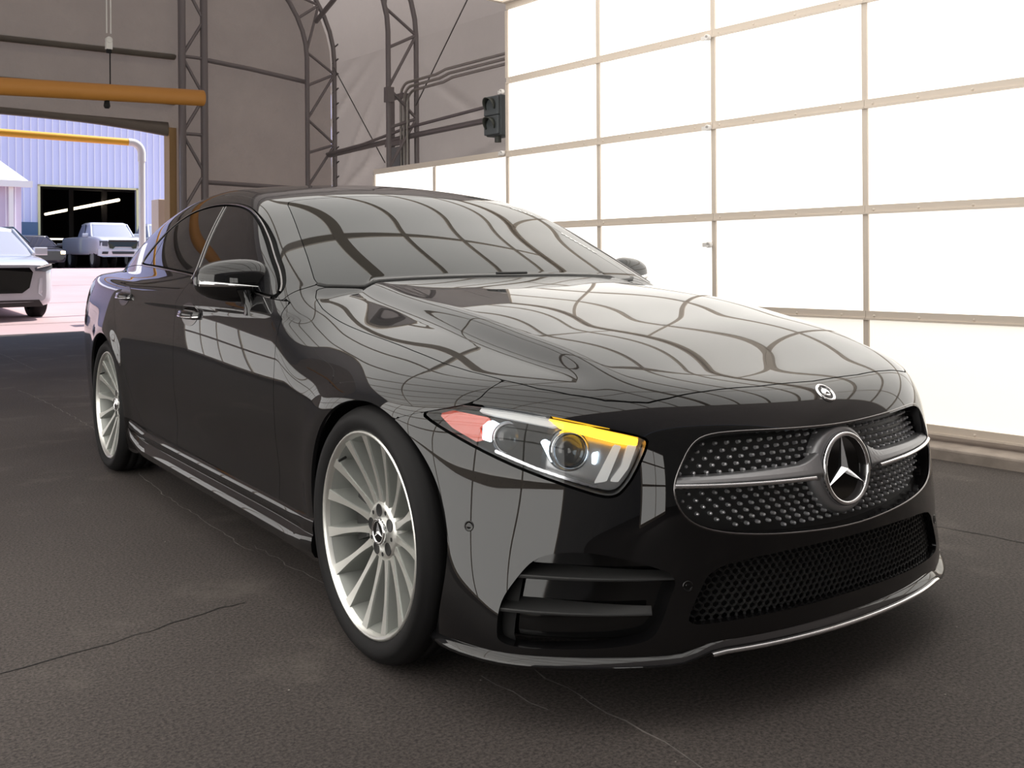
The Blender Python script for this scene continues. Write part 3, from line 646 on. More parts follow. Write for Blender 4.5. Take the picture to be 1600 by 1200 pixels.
# ------------------------------------------------------------------ nose: bumper with its openings
head_px = [(.877,-.227,.683),(.85,-.27,.702),(.825,-.313,.711),(.794,-.373,.709),(.74,-.464,.701),(.67,-.558,.684),(.592,-.638,.663),(.545,-.680,.649),(.540,-.684,.637),(.578,-.676,.565),(.602,-.663,.531),(.617,-.653,.520),(.638,-.634,.520),(.689,-.581,.540),(.736,-.521,.562),(.78,-.455,.587),(.822,-.38,.618),(.85,-.315,.645),(.867,-.268,.664)]
fog_px = [(.834,-.49,.203),(.823,-.487,.274),(.793,-.509,.328),(.762,-.534,.373),(.733,-.564,.389),(.686,-.611,.397),(.627,-.664,.388),(.557,-.715,.366),(.506,-.745,.340),(.527,-.739,.294),(.553,-.73,.222),(.578,-.715,.199),(.64,-.677,.189),(.703,-.63,.185),(.808,-.529,.181),(.83,-.497,.19)]
neg = lambda pts: [(-x, y, z) for x, y, z in pts]
head = chaikin(topol(neg(head_px)), 1); fog = chaikin(topol(neg(fog_px)), 2)
def surf_half(hz):                            # (a, z) half outline -> closed (angle, z) outline
    a = np.array([p[0] for p in hz]); z = np.array([p[1] for p in hz]); y = c_y0(z)+.28*a*a+c_c4(z)*a**4
    ph = np.arctan2(a, -(y-YC)); L = [(-p, q) for p, q in zip(ph, z)]; R = [(p, q) for p, q in zip(ph, z)]
    return np.array(L+R[::-1][(1 if hz[-1][0] == 0 else 0):(-1 if hz[0][0] == 0 else None)])
grille = chaikin(surf_half([(0, .642), (.2, .647), (.33, .651), (.415, .648), (.455, .628), (.487, .580), (.503, .540), (.500, .500), (.475, .459), (.42, .435), (.33, .420), (.2, .408), (0, .398)]), 2)
meshp = chaikin(surf_half([(0, .375), (.2, .374), (.36, .366), (.435, .350), (.465, .300), (.492, .246), (.482, .232), (.44, .230), (.3, .233), (0, .238)]), 1)
N_P, N_N, N_T = fam_nose(np.radians(np.linspace(-103, 103, 413)), np.linspace(.128, .86, 122))
q = phz(N_P); qm = q*[-1, 1]; ya = N_P[:, 1]; za = N_P[:, 2]; aa = np.abs(N_P[:, 0])
sB = mn(-poly_sdf(np.stack([aa, ya], -1), hood_poly)*np.where(za > .6, 1, 0)-np.where(za > .6, G, -1), -(ya-c_yb(za))-G, np.hypot(ya, za-.34)-.352, za-.150,
        -poly_sdf(q, head)-.004, -poly_sdf(qm, head)-.004, -poly_sdf(q, fog), -poly_sdf(qm, fog), -poly_sdf(q, grille), -poly_sdf(q, meshp))
bumper = panel('front_bumper', clip(N_P, N_N, N_T, sB), [M_paint, M_paint], car, .047, 'C')[0]
P, N, T = fam_nose(np.radians(np.linspace(-75, 75, 120)), np.linspace(.14, .66, 40), .085)
panel('bumper_core', (P, N, T), M_dark, bumper, 0, 'C')
# grille
gr = panel('grille', patch(grille, .045, .010, .012), [M_plastic, M_plastic], car, 0, 'C')[0]
loop = nose_pts(grille[:, 0], grille[:, 1], .002); loop = np.vstack([loop, loop[:1]])
line_tube(loop, .003).build('grille_surround', M_trim, gr)
studs = MB(); sz = .0155
oct_v = [(0, 0, 1), (1, 0, 0), (0, 1, 0), (-1, 0, 0), (0, -1, 0)]
zz, aa2 = [], []
for r_, z in enumerate(np.arange(.405, .65, sz)):
    for a in np.arange(-.512+(.016 if r_ % 2 else 0), .52, .032): zz.append(z); aa2.append(a)
zz = np.array(zz); aa2 = np.array(aa2); yy = c_y0(zz)+.28*aa2**2+c_c4(zz)*aa2**4
ph = np.arctan2(aa2, -(yy-YC)); ok = poly_sdf(np.stack([ph, zz], -1), grille) > .010; ok &= np.hypot(aa2, zz-.535) > .098
ph = ph[ok]; zz = zz[ok]; PP = nose_pts(ph, zz, .045); NN = grad(PP)
for p, n_ in zip(PP, NN):
    n_ = Vector(n_); t = n_.cross(Vector((0, 0, 1))).normalized(); b = t.cross(n_); p = Vector(p)
    ring_ = [p+t*.0050*math.cos(k*PI/3)+b*.0050*math.sin(k*PI/3) for k in range(6)]; mid = [p+n_*.012+t*.0038*math.cos(k*PI/3)+b*.0038*math.sin(k*PI/3) for k in range(6)]
    studs.add(ring_+mid+[p+n_*.0145], [(k, (k+1) % 6, 6+(k+1) % 6, 6+k) for k in range(6)]+[(6+k, 6+(k+1) % 6, 12) for k in range(6)])
tag(studs.build('grille_studs', M_stud, gr), 'rows of small chrome studs', kind='stuff')
# louvre wings
for sg in (-1, 1):
    mb = MB(); rs = []; ch = []
    for a in np.linspace(.096, .500, 26):
        t = (a-.07)/.43; y = float(c_y0(.545)+.28*a*a+.54*a**4)+.010; hgt = .008+.013*(1-t)+.040*max(0, (1-t/.24))**2; zc = .540+.010*t
        rs.append([(sg*a, y+.03, zc+hgt), (sg*a, y+.006, zc+hgt), (sg*a, y-.004, zc+hgt*.35), (sg*a, y-.010, zc-.004), (sg*a, y+.004, zc-hgt*.55-.003), (sg*a, y+.03, zc-hgt*.55-.006)])
        if t > .10: ch.append((sg*a, y-.0125, zc-.0085-.004*(1-t)))
    mb.loft(rs, cap=True, smooth=False); wing = mb.build('louvre', M_satin, gr, bevel=.003)
    line_tube(ch, .0055, 8).build('louvre_chrome', M_chrome, gr)
# star roundel
def star_mesh(mb, R, rv, dome, m, frame):
    pts = []
    for k in range(6):
        a = PI/2+k*PI/3; r_ = R if k % 2 == 0 else rv; pts.append(frame(r_*math.cos(a), r_*math.sin(a), .0006 if k % 2 == 0 else 0))
    c0 = frame(0, 0, dome); mb.add(pts+[c0], [(k, (k+1) % 6, 6) for k in range(6)], m)
def frame_at(c_, n_, upv=(0, 0, 1)):
    n_ = Vector(n_).normalized(); t = Vector(upv).cross(n_).normalized(); b = n_.cross(t); c_ = Vector(c_)
    return lambda x, y, z: tuple(c_+t*x+b*y+n_*z)
fr = frame_at((0, -.814, .535), (0, -1, .10))
mb = MB().lathe([(-.05, .112), (-.015, .112), (-.004, .106), (.002, .096), (-.002, .090), (-.02, .088)], 56, 'Z', frame=fr); hous = mb.build('star_housing', M_satin, gr)
mb = MB().lathe([(-.02, .0905)]+[(.008+.0068*math.sin(t), .0852+.0062*math.cos(t)) for t in np.linspace(0, PI, 9)]+[(-.004, .0788)], 64, 'Z', frame=fr); star_mesh(mb, .083, .0105, .014, 0, fr); mb.build('star_emblem', M_chrome, gr)
mb = MB().lathe([(-.001, 0.0), (-.001, .085)], 48, 'Z', frame=fr); mb.build('star_backing', M_gloss, gr)
# small bonnet badge
pb = nose_pts(np.array([0.]), np.array([.716]))[0]; nb = grad(pb[None])[0]; fb = frame_at(pb, nb)
mb = MB().lathe([(-.002, .0285), (.002, .0285), (.003, .026), (.002, .0215), (.0, .021)], 40, 'Z', frame=fb); mb.lathe([(.0012, .0), (.0012, .0075), (.0026, .013), (.0012, .0135)], 24, 'Z', frame=fb); star_mesh(mb, .020, .004, .005, 0, fb); bd = mb.build('hood_badge', M_chrome, car)
MB().lathe([(.0008, 0.), (.0008, .0265)], 32, 'Z', frame=fb).build('badge_ring', M_plastic, bd)
# lower mesh intake
low = panel('lower_intake', patch(meshp, .050, .012, .012), M_dark, car, 0, 'C')[0]
mb = MB(); cw, chh = .0215, .0140; segs = []
for r_ in range(-1, 12):
    for c2 in range(-26, 27):
        a = (c2+(.5 if r_ % 2 else 0))*cw; z = .226+r_*chh
        segs += [((a-.5*cw, z), (a, z+.5*chh*.9)), ((a, z+.5*chh*.9), (a+.5*cw, z)), ((a+.5*cw, z), (a+.5*cw, z-chh*.55))]
ends = np.array(segs).reshape(-1, 2); yy = c_y0(ends[:, 1])+.28*ends[:, 0]**2+c_c4(ends[:, 1])*ends[:, 0]**4
phe = np.arctan2(ends[:, 0], -(yy-YC)); PE = nose_pts(phe, ends[:, 1], .026).reshape(-1, 2, 3)
okk = (poly_sdf(np.stack([phe, ends[:, 1]], -1), meshp) > -.012).reshape(-1, 2).all(1)
for (p0, p1) in PE[okk]:
    p0 = Vector(p0); p1 = Vector(p1); d = (p1-p0).normalized(); n_ = Vector((0, -1, 0)); w = d.cross(n_).normalized()*.0026; n_ = n_*.006
    mb.add([p0-w, p1-w, p1+w, p0+w, p0-w*.5+n_, p1-w*.5+n_, p1+w*.5+n_, p0+w*.5+n_], [(4, 5, 6, 7), (0, 1, 5, 4), (1, 2, 6, 5), (2, 3, 7, 6), (3, 0, 4, 7)])
tag(mb.build('intake_mesh', M_plastic, low, fix=False), kind='stuff')
# corner intakes with two blades each
Pf, Nf, Tf = patch(fog, .046, .010, .01)
fogs = panel('corner_intake', (Pf, Nf, Tf), M_gloss, car, 0, 'RL')
def blade(z0, pa, pb, th):
    mb = MB(); a = np.linspace(pa, pb, 18); t = np.linspace(0, 1, 18)
    dpt = .042*np.clip(1.15-t*.9, 0, 1); o_ = nose_pts(a, z0+0*a, .006); i_ = np.stack([nose_pts(np.array([x]), np.array([z0+.012]), .006+d)[0] for x, d in zip(a, dpt+.004)])
    rs = []
    for k in range(18):
        o2 = Vector(o_[k]); i2 = Vector(i_[k]); h_ = Vector((0, 0, th*(1-.55*t[k])))
        rs.append([tuple(o2+h_*.35), tuple(i2+h_), tuple(i2-h_), tuple(o2-h_*.35)])
    return mb.loft(rs, smooth=False, cap=True)
f1 = topol(neg([(.800, -.50, .335), (.512, -.742, .337)])); f2 = topol(neg([(.826, -.487, .255), (.565, -.722, .258)]))
for z0, fp, th in ((.333, f1, .013), (.257, f2, .012)):
    b = blade(z0, fp[0, 0], fp[1, 0], th); o1, o2 = both(b, 'intake_blade', M_plastic, None, bevel=.002)
    o1.parent = fogs[0]; o2.parent = fogs[1]
# splitter lip and its bright centre strip
mb = MB(); rs = []; stp = []
for ph in np.radians(np.linspace(-68, 68, 70)):
    p = nose_pts(np.array([ph]), np.array([.165]))[0]; a = abs(p[0]); zl = .146+.026*(1-float(sst(.40, .53, np.array(a)))); r_ = np.array([math.sin(ph), -math.cos(ph)])
    e = min(1, (math.radians(68)-abs(ph))/.12); o_ = .016*e+.002
    f_ = lambda d, z: (p[0]+r_[0]*d, p[1]+r_[1]*d, z)
    rs.append([f_(-.05, zl+.030), f_(-.004, zl+.024), f_(o_*.8, zl+.006), f_(o_, zl), f_(o_*.6, zl-.006), f_(-.05, zl-.008)])
    if a < .455: stp.append(f_(o_+.002, zl-.004))
mb.loft(rs, cap=True); lip = mb.build('splitter', M_paint, car)
line_tube(stp, .0055, 8).build('splitter_chrome', M_chrome, lip)
# parking sensors
for pts in ([(.846, -.396, .434)], [(.49, -.76, .318)]):
    for sg in (-1, 1):
        ph, z = phz(np.array([(sg*pts[0][0], pts[0][1], pts[0][2])]))[0]; p = nose_pts(np.array([ph]), np.array([z]))[0]
        MB().lathe([(-.002, .0125), (.0012, .0125), (.0014, .010), (.0, .0095), (.0012, .006), (.0012, 0)], 20, 'Z', frame=frame_at(p, grad(p[None])[0])).build('parking_sensor', M_gloss, bumper)
# ------------------------------------------------------------------ headlights
amb = topol(neg([(.862,-.262,.681),(.843,-.298,.692),(.793,-.399,.681),(.812,-.376,.656),(.812,-.391,.628),(.823,-.377,.624),(.851,-.311,.651)]))
drl_o = topol(neg([(.814,-.349,.699),(.789,-.388,.703),(.709,-.511,.690),(.690,-.535,.672),(.704,-.529,.668),(.789,-.4,.689)]))
drl_i = topol(neg([(.707,-.513,.688),(.64,-.59,.673),(.557,-.671,.646),(.561,-.671,.630),(.603,-.639,.638),(.69,-.54,.668)]))
pipe1 = topol(neg([(.605,-.639,.634),(.590,-.649,.630),(.628,-.640,.551),(.650,-.619,.546)]))
pipe2 = topol(neg([(.580,-.66,.632),(.562,-.672,.630),(.585,-.668,.580),(.606,-.655,.549),(.622,-.643,.550),(.596,-.655,.585)]))
lens_PNT = patch(head, .003, .006, -.002)
hl_shell = patch(head, .062, .009, -.001)
Pw, Nw, Tw = rim(lens_PNT[0], lens_PNT[1], orient(*lens_PNT), .062)
for sd in 'RL':
    hl = empty('headlight', parent=car)
    Pq = np.vstack([hl_shell[0], Pw]); Nq = np.vstack([hl_shell[1], -Nw]); Tq = np.vstack([orient(*hl_shell), Tw[:, ::-1]+len(hl_shell[0])])
    a = (Pq, Nq, Tq) if sd == 'R' else mirror(Pq, Nq, Tq); link('lamp_housing', np_mesh('lamp_housing', *a), hl, [M_bezel])
    panel('lens', lens_PNT, M_lens, hl, 0, sd); panel('side_reflector', patch(amb, .020, .005), M_amber, hl, .01, sd)
    panel('light_strip', patch(drl_o, .014, .004), M_ledw, hl, .02, sd); tag(panel('turn_signal', patch(drl_i, .012, .004), M_led, hl, .02, sd)[0], 'lit amber signal strip')
    panel('light_guide', patch(pipe1, .012, .004), M_ledw, hl, .025, sd); panel('light_guide', patch(pipe2, .016, .004), M_ledw, hl, .025, sd)
    sg = -1 if sd == 'R' else 1
    for (px, py, pz, rr) in ((.776, -.440, .632, .032), (.684, -.566, .612, .038)):
        ph, z = phz(np.array([(-px, py, pz)]))[0]; p = nose_pts(np.array([ph]), np.array([z]), .040)[0]; nn = Vector(grad(p[None])[0]); nn = (nn+Vector((0, -1.2, 0))).normalized()
        p = Vector((p[0]*-sg, p[1], p[2])); nn = Vector((nn.x*-sg, nn.y, nn.z)); ff = frame_at(p, nn)
        pr = MB().lathe([(.008+rr*.55*math.cos(t), rr*math.sin(t)) for t in np.linspace(0, PI/2, 8)], 24, 'Z', frame=ff).build('projector', M_lamp, hl)
        MB().lathe([(-.02, rr*1.02), (.006, rr*1.02), (.010, rr*1.10), (.002, rr*1.28), (-.02, rr*1.32)], 28, 'Z', frame=ff).build('projector_ring', M_refl, hl)
    # bars beside the projectors, given a cool glow as lit LEDs
    for poly in ([(.814,-.385,.668),(.796,-.405,.676),(.788,-.425,.668),(.800,-.41,.650),(.803,-.41,.625),(.815,-.39,.630)], [(.726,-.51,.635),(.716,-.52,.640),(.708,-.545,.590),(.718,-.54,.588)], [(.64,-.60,.612),(.628,-.61,.616),(.640,-.615,.585),(.648,-.61,.588)]):
        panel('led_bar', patch(topol(neg(poly)), .022, .004), M_ledb, hl, .015, sd)
    bot = topol(neg([(.80,-.425,.612),(.74,-.516,.577),(.69,-.58,.556),(.645,-.627,.540),(.645,-.627,.534),(.69,-.58,.549),(.74,-.516,.570),(.80,-.425,.604)]))
    panel('lower_brightwork', patch(bot, .014, .004), M_refl, hl, .012, sd)
# rubber seal between bonnet and windscreen
def on_top0(x, y, off=0.):
    O = np.stack([x, y, 0*x+.6], -1); D = np.zeros_like(O); D[..., 2] = 1; return shoot(O, D, 0, 1.2, off)
wb_ = np.array([(a, y) for a, y in ws_half[:5]]); xa = np.linspace(-.716, .716, 60); ya_ = np.interp(np.abs(xa), wb_[:, 0], wb_[:, 1])-.004
line_tube(on_top0(xa, ya_, .002), .009, 8).build('cowl_seal', M_plastic, car)
# ------------------------------------------------------------------ mirrors
def mirror_head():
    mb = MB(); rs = []; nu, nv = 28, 40; se = lambda v, e: math.copysign(abs(v)**e, v)
    for i in range(nu+1):
        u = -PI/2+PI*i/nu; row = []
        for j in range(nv):
            v = 2*PI*j/nv; x = .125*se(math.sin(u), .80); r_ = abs(math.cos(u))**.62
            yy = .072*r_*se(math.cos(v), .9); zq = .080*r_*se(math.sin(v), .85)
            tt = (x+.125)/.25; zq = zq*(1.05-.28*(1-tt)**1.5)+.004; yy = (yy if yy < 0 else yy*.55)-.02*(tt-.5)
            row.append((x, yy, zq))
        rs.append(row)
    return rs
rsm = mirror_head(); ca, sa = math.cos(.20), math.sin(.20)
def place_m(p, cx_=-.925, cy_=1.035, cz_=.993): x, y, z = p; return (cx_+x*ca+y*sa*0, cy_+y*ca-x*sa*.9, cz_+z-.02*x)
mbm = MB().loft([[place_m(p) for p in r_] for r_ in rsm]); hm, hm2 = both(mbm, 'door_mirror', M_paint, car)
st = MB(); rr_ = []
for t in np.linspace(0, 1, 16):
    x = -.118+.19*t; w = .0095*(1-t)**.8+.0012; y = -.072*max(1e-6, 1-abs(x/.125)**2.5)**.31+.001-.02*((x+.125)/.25-.5)
    rr_.append([place_m((x, y-.001, -.006+w-.010*t)), place_m((x, y-.004, -.006-.010*t)), place_m((x, y-.001, -.006-w-.010*t)), place_m((x, y+.02, -.006-.010*t))])
st.loft(rr_, cap=True); o1, o2 = both(st, 'indicator_strip', M_chrome, None); o1.parent = hm; o2.parent = hm2
st = MB(); a = [(-.855, .93, .955), (-.872, .945, .925), (-.878, .93, .885)]
st.loft([[(x_-.012*k, y_+.035*dy*k, z_+.006*dx) for dx, dy, k in ((1, -1, 1), (1, 1, 1), (-1, 1, 1), (-1, -1, 1))] for x_, y_, z_ in [(-.880, .985, .955), (-.885, .965, .93), (-.890, .945, .90), (-.893, .94, .875)]], cap=True, smooth=False)
st = MB(); secs = [(-.905, .985, .965, .030, .045), (-.895, .970, .935, .020, .035), (-.888, .955, .905, .018, .036), (-.880, .945, .878, .030, .050)]
st.loft([[(x_+wx*math.cos(t), y_+wy*math.sin(t), z_) for t in np.linspace(0, 2*PI, 12, endpoint=False)] for x_, y_, z_, wx, wy in secs], cap=True); o1, o2 = both(st, 'mirror_stem', M_gloss, None); o1.parent = hm; o2.parent = hm2
st = MB().lathe([(0, 0), (.004, .006), (0, .011), (-.008, .012)], 14, 'Z', frame=frame_at(place_m((-.015, -.02, -.062)), (0, -.3, -1), (0, 1, 0))); o1, o2 = both(st, 'mirror_camera', M_satin, None); o1.parent = hm; o2.parent = hm2
# ------------------------------------------------------------------ door handles
for (yc, zc) in ((1.545, .858), (2.575, .905)):
    Pb, Nb, Tb = fam_side(np.linspace(yc-.13, yc+.13, 60), np.radians(np.linspace(14, 32, 60)), -.0012)
    bowls = panel('handle_bowl', clip(Pb, Nb, Tb, 1-np.hypot((Pb[:, 1]-yc)/.100, (Pb[:, 2]-zc)/.046)), [M_trim, M_trim], car, .004, 'RL')
    t = np.linspace(0, 2*PI, 33); rg = on_side(yc+.100*np.cos(t), zc+.046*np.sin(t), -.002); pass
    mb = MB(); rs = []; ch = []
    for t in np.linspace(0, 1, 14):
        y = yc-.118+.236*t; x0 = float(on_side(np.array([y]), np.array([zc]))[0, 0]); bow = .026*math.sin(PI*t)**.5+.004; hh_ = .019*(.70+.30*math.sin(PI*t))
        rs.append([(x0-bow+.012, y, zc+hh_), (x0-bow, y, zc+hh_*.7), (x0-bow-.003, y, zc), (x0-bow, y, zc-hh_*.7), (x0-bow+.012, y, zc-hh_)]); ch.append((x0-bow-.001, y, zc-hh_*.55))
    mb.loft(rs, cap=True); o1, o2 = both(mb, 'door_handle', M_paint, None); o1.parent = bowls[0]; o2.parent = bowls[1]
    o1, o2 = both(line_tube(ch, .0045), 'handle_chrome', M_chrome, None); o1.parent = bowls[0]; o2.parent = bowls[1]
# ------------------------------------------------------------------ wiper and windscreen marks
def on_top(x, y, off=0.):
    x = np.asarray(x, float); y = np.asarray(y, float)*np.ones_like(x); O = np.stack([x, y, 0*x+.6], -1); D = np.zeros_like(O); D[..., 2] = 1
    return shoot(O, D, 0, 1.2, off)
xs = np.linspace(-.04, .10, 8); line_tube(on_top(xs, .680+.08*xs**2+.02*xs, -.006), .006, 6).build('wiper', M_plastic, car)
mk = MB()
def mark(x, y, w, l, rot=0):
    c_, s_ = math.cos(rot), math.sin(rot); q_ = [(-w, -l), (w, -l), (w, l), (-w, l)]
    pts = on_top(np.array([x+a*c_-b*s_ for a, b in q_]), np.array([y+a*s_+b*c_ for a, b in q_]), -.0012); mk.add(pts, [(0, 1, 2, 3)])
for i in range(8):
    x = .515+i*.0115; y = 1.378-.0075*i; mark(x, y, .0022, .020, .25*(i % 3-1)); mark(x+.004, y+(.012 if i % 2 else -.012), .005, .003, .2)
for i in range(8):
    y = 1.135-.022*i; x = .634+.0075*i; mark(x-.010, y, .0035, .007, .2*(i % 3-1)); mark(x, y-.006, .008, .0035, -.3); mark(x-.002, y+.004, .0035, .008, .5*(i % 2))
tag(mk.build('marker_writing', M_sticker, car), 'white marker scribble on the windscreen edge', kind='stuff')
# ------------------------------------------------------------------ wheels
def make_wheel(R, width):
    root = empty('wheel'); h_ = width/2
    rim_p = [(-.10, .05), (-.10, .232), (-.085, .240), (.05, .243), (.085, .250), (.100, .257), (.110, .262), (.1165, .2665), (.1165, .2705), (.110, .274), (.098, .270), (.08, .262), (-.10, .262)]
    MB().lathe([(-.10, .25), (-.09, .240), (.05, .243), (.085, .250), (.100, .2565)], 72, mat=0).lathe([(.100, .2565), (.110, .261), (.1165, .2655), (.1172, .2695), (.112, .2735), (.100, .2735)], 72, mat=1).build('rim', [M_rim, M_mach], root)
    ty = [(-h_+.01, .262), (-h_-.004, .285), (-h_-.004, .305), (-h_+.012, R-.010), (-h_+.030, R-.002)]
    for g0 in (-.066, -.026, .022, .062): ty += [(g0, R), (g0+.001, R-.007), (g0+.008, R-.007), (g0+.009, R)]
    ty += [(h_-.030, R-.002), (h_-.012, R-.010), (h_-.003, R-.022), (h_+.003, .312), (h_+.004, .298), (h_, .285), (h_-.006, .276), (h_-.012, .272), (.098, .270)]
    MB().lathe(ty, 96).build('tyre', M_rubber, root)
    MB().lathe([(.015, .06), (.02, .172), (.022, .176), (.002, .176), (.002, .06)], 56).build('brake_disc', M_disc, root)
    mb = MB(); cr = []
    for t in np.linspace(-.45, .45, 9):
        cr.append([(o_, r_*math.cos(t+PI*.92), r_*math.sin(t+PI*.92)) for o_, r_ in ((.035, .125), (.048, .135), (.048, .190), (.035, .20), (-.02, .20), (-.02, .125))])
    mb.loft(cr, cap=True); mb.build('brake_caliper', M_plastic, root, bevel=.004)
    # one spoke, shared by all fifteen
    sp = MB(); rs = []
    for t in np.linspace(0, 1, 14):
        r_ = .066+.1915*t; o_ = .064+.042*t**1.7+.004*math.sin(PI*t); w = .0115-.0050*math.sin(PI*min(1, t*1.05))+.003*t**5; d = .030+.042*math.sin(PI*min(1, t*.62)); bw_ = w+.009
        ax = .030*math.sin(PI*.55*t)*t*.35
        rs.append([(o_, r_, ax-w), (o_, r_, ax+w), (o_-.004, r_, ax+w+.0016), (o_-d, r_, ax+bw_), (o_-d, r_, ax-bw_), (o_-.004, r_, ax-w-.0016)])
    sp.loft(rs, smooth=False, cap=True); me = sp.mesh('spoke')
    for p in me.polygons:
        c_ = p.center; idx = [me.vertices[i].co for i in p.vertices]
        face = all(any(abs(v.x-rr_[0][0]) < 1e-6 and abs(v.y-rr_[0][1]) < 1e-6 for rr_ in rs) for v in idx); p.material_index = 1 if face else 0
    me.materials.append(M_rim); me.materials.append(M_mach)
    for k in range(15):
        o = bpy.data.objects.new('spoke', me); COL.objects.link(o); o.parent = root; o.rotation_euler = (2*PI*(k+.5)/15, 0, 0)
    hub = MB().lathe([(.0, .088), (.045, .086), (.062, .080), (.0685, .073), (.070, .064), (.070, .036), (.060, .035)], 60, mat=0)
    hb = hub.build('hub', [M_mach], root)
    for k in range(5):
        a = 2*PI*(k+.25)/5; o = MB().lathe([(.0702, .0175), (.0708, .0165), (.0704, .0155), (.0704, .0)], 20, frame=lambda x, y, z: (x, y+.0555*math.cos(a), z+.0555*math.sin(a))).build('bolt_hole', M_plastic, root)
        a2 = a+PI/5; MB().lathe([(.0704, .0), (.0704, .0060)], 12, frame=lambda x, y, z: (x, y+.060*math.cos(a2), z+.060*math.sin(a2))).build('bolt_mark', M_plastic, root)
    fr_ = lambda x, y, z: (.078+z, -x, y)
    cp = MB().lathe([(-.012, .036), (.0, .036), (.003, .033), (.002, .028), (.0, .0275)], 36, 'Z', frame=fr_); star_mesh(cp, .0255, .0045, .006, 0, fr_); cap_o = cp.build('centre_cap', M_chrome, root)
    MB().lathe([(.0004, 0.), (.0004, .030)], 30, 'Z', frame=fr_).build('cap_face', M_gloss, root)
    MB().lathe([(-.015, .0), (-.015, .25)], 40).build('wheel_back', M_dark, root)
    mb = MB().tube([(.088, .245*math.cos(2.2), .245*math.sin(2.2)), (.112, .236*math.cos(2.2), .236*math.sin(2.2))], .004, 8); mb.build('valve', M_plastic, root)
    return root
w0 = make_wheel(.338, .245)
for i, (sx, yy, tx, st_, spin) in enumerate(((-1, 0, .806, .006, .16), (1, 0, .806, .006, .4), (-1, WB, .812, 0, .31), (1, WB, .812, 0, .9))):
    w = w0 if i == 0 else copy_tree(w0); w.parent = car; w.location = (sx*tx, yy, .338)
    w.rotation_euler = (Matrix.Rotation((PI if sx < 0 else 0)+st_, 3, 'Z') @ Matrix.Rotation(spin, 3, 'X')).to_euler()
# wheel housings
for yw in (0, WB):
    for sg in (-1, 1):
        mb = MB(); rs = []
        for t in np.linspace(-.35, PI+.35, 24):
            ra = .366 if yw else .352; yq = yw+ra*math.cos(t); zq = max(.34+ra*math.sin(t), .16); xo = -float(on_side(np.array([yq]), np.array([zq]))[0, 0])-.012
            rs.append([(sg*x, yw+r_*math.cos(t), .34+r_*math.sin(t)) for x, r_ in ((xo, ra+.001), (xo-.03, ra+.03), (.52, ra+.03), (.52, .05))])
        mb.loft(rs, closed=False); mb.build('wheel_housing', M_dark, car, fix=False)
MB().box((-.78, .48, .155), (.78, 2.42, .20)).build('floor_pan', M_dark, car)
# ------------------------------------------------------------------ outside the opening
def gz(s): return max(0, min(s, 36)-14)*.041
M_ground = mat('sunlit_concrete', (.43, .315, .32), .85, var=(.35, .12, 6))
mb = MB(); ss = [14.05, 18, 24, 36, 90]
mb.loft([[B(s, -40, gz(s)-.01), B(s, 60, gz(s)-.01)] for s in ss], closed=False, smooth=False); tag(mb.build('ground', M_ground), 'sunlit pinkish concrete yard outside the tent', kind='structure')
M_joint = mat('joint_line', (.30, .25, .24), .9)
for s in (15.6, 20, 26): mb = MB(); bbox(mb, s-.012, s+.012, -20, 30, gz(s)-.002, gz(s)+.001); tag(mb.build('trim_2', M_joint), 'joint line in the concrete yard', kind='structure')
# metal warehouse
SB = 46.0
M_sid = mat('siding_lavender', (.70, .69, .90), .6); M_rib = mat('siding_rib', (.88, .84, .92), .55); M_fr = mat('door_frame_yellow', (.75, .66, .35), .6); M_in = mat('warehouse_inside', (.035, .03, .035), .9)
wh = tag(empty('warehouse', B(SB, 9, .88)), 'pale lavender metal warehouse with a dark open doorway', 'building'); winv = Matrix.Translation(-Vector(B(SB, 9, .88)))
def wp(nm, mb, m, **k): o = mb.build(nm, m, **k); o.parent = wh; o.matrix_parent_inverse = winv; return o
D0, D1, DZ = 9.85, 14.2, 4.66
mb = MB(); bbox(mb, SB, SB+.15, -14, D0, .5, 13); wp('wall', mb, M_sid)
mb = MB(); bbox(mb, SB, SB+.15, D1, 40, .5, 13); wp('wall', mb, M_sid)
mb = MB(); bbox(mb, SB, SB+.15, D0, D1, DZ, 13); wp('wall', mb, M_sid)
rib = None
for k, n in enumerate(np.arange(4.2, 17.6, .31)):
    z0 = DZ if D0-.05 < n < D1+.05 else .9
    mb = MB(); bbox(mb, SB-.045, SB, n-.022, n+.022, z0, 13); wp('rib', mb, M_rib)
for (n0, n1, z0, z1) in ((D0-.10, D0, .88, DZ+.08), (D1, D1+.10, .88, DZ+.08), (D0-.1, D1+.1, DZ, DZ+.08)): mb = MB(); bbox(mb, SB-.06, SB+.1, n0, n1, z0, z1); wp('door_frame', mb, M_fr)
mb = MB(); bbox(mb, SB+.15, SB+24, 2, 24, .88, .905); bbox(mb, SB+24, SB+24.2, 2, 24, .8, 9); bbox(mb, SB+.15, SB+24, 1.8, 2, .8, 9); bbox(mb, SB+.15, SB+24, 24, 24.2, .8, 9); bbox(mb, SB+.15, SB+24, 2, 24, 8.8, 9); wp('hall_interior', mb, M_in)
M_col = mat('inside_steel', (.10, .09, .09), .7)
for n in (12.0, 13.6, 15.4, 17.5): mb = MB(); bbox(mb, SB+9, SB+9.25, n, n+.25, .88, 8.8); wp('column', mb, M_col)
for z in (5.2, 6.4): mb = MB(); bbox(mb, SB+9, SB+9.2, 2, 24, z, z+.2); wp('beam', mb, M_col)
M_tube = mat('strip_light', (.9, .85, .75), .4, emit=(1, .86, .66), es=2.2)
for k in range(6): mb = MB(); t0, t1 = k/6+.012, (k+1)/6-.012; mb.tube([B(52+14*(1-t), 15.17+.2*t, 4.33+.22*t) for t in (t0, t1)], .09, 8); wp('strip_light', mb, M_tube)
mb = MB(); bbox(mb, SB+2, SB+2.1, 10.6, 12.0, 2.25, 2.33); wp('strip_light', mb, M_tube)
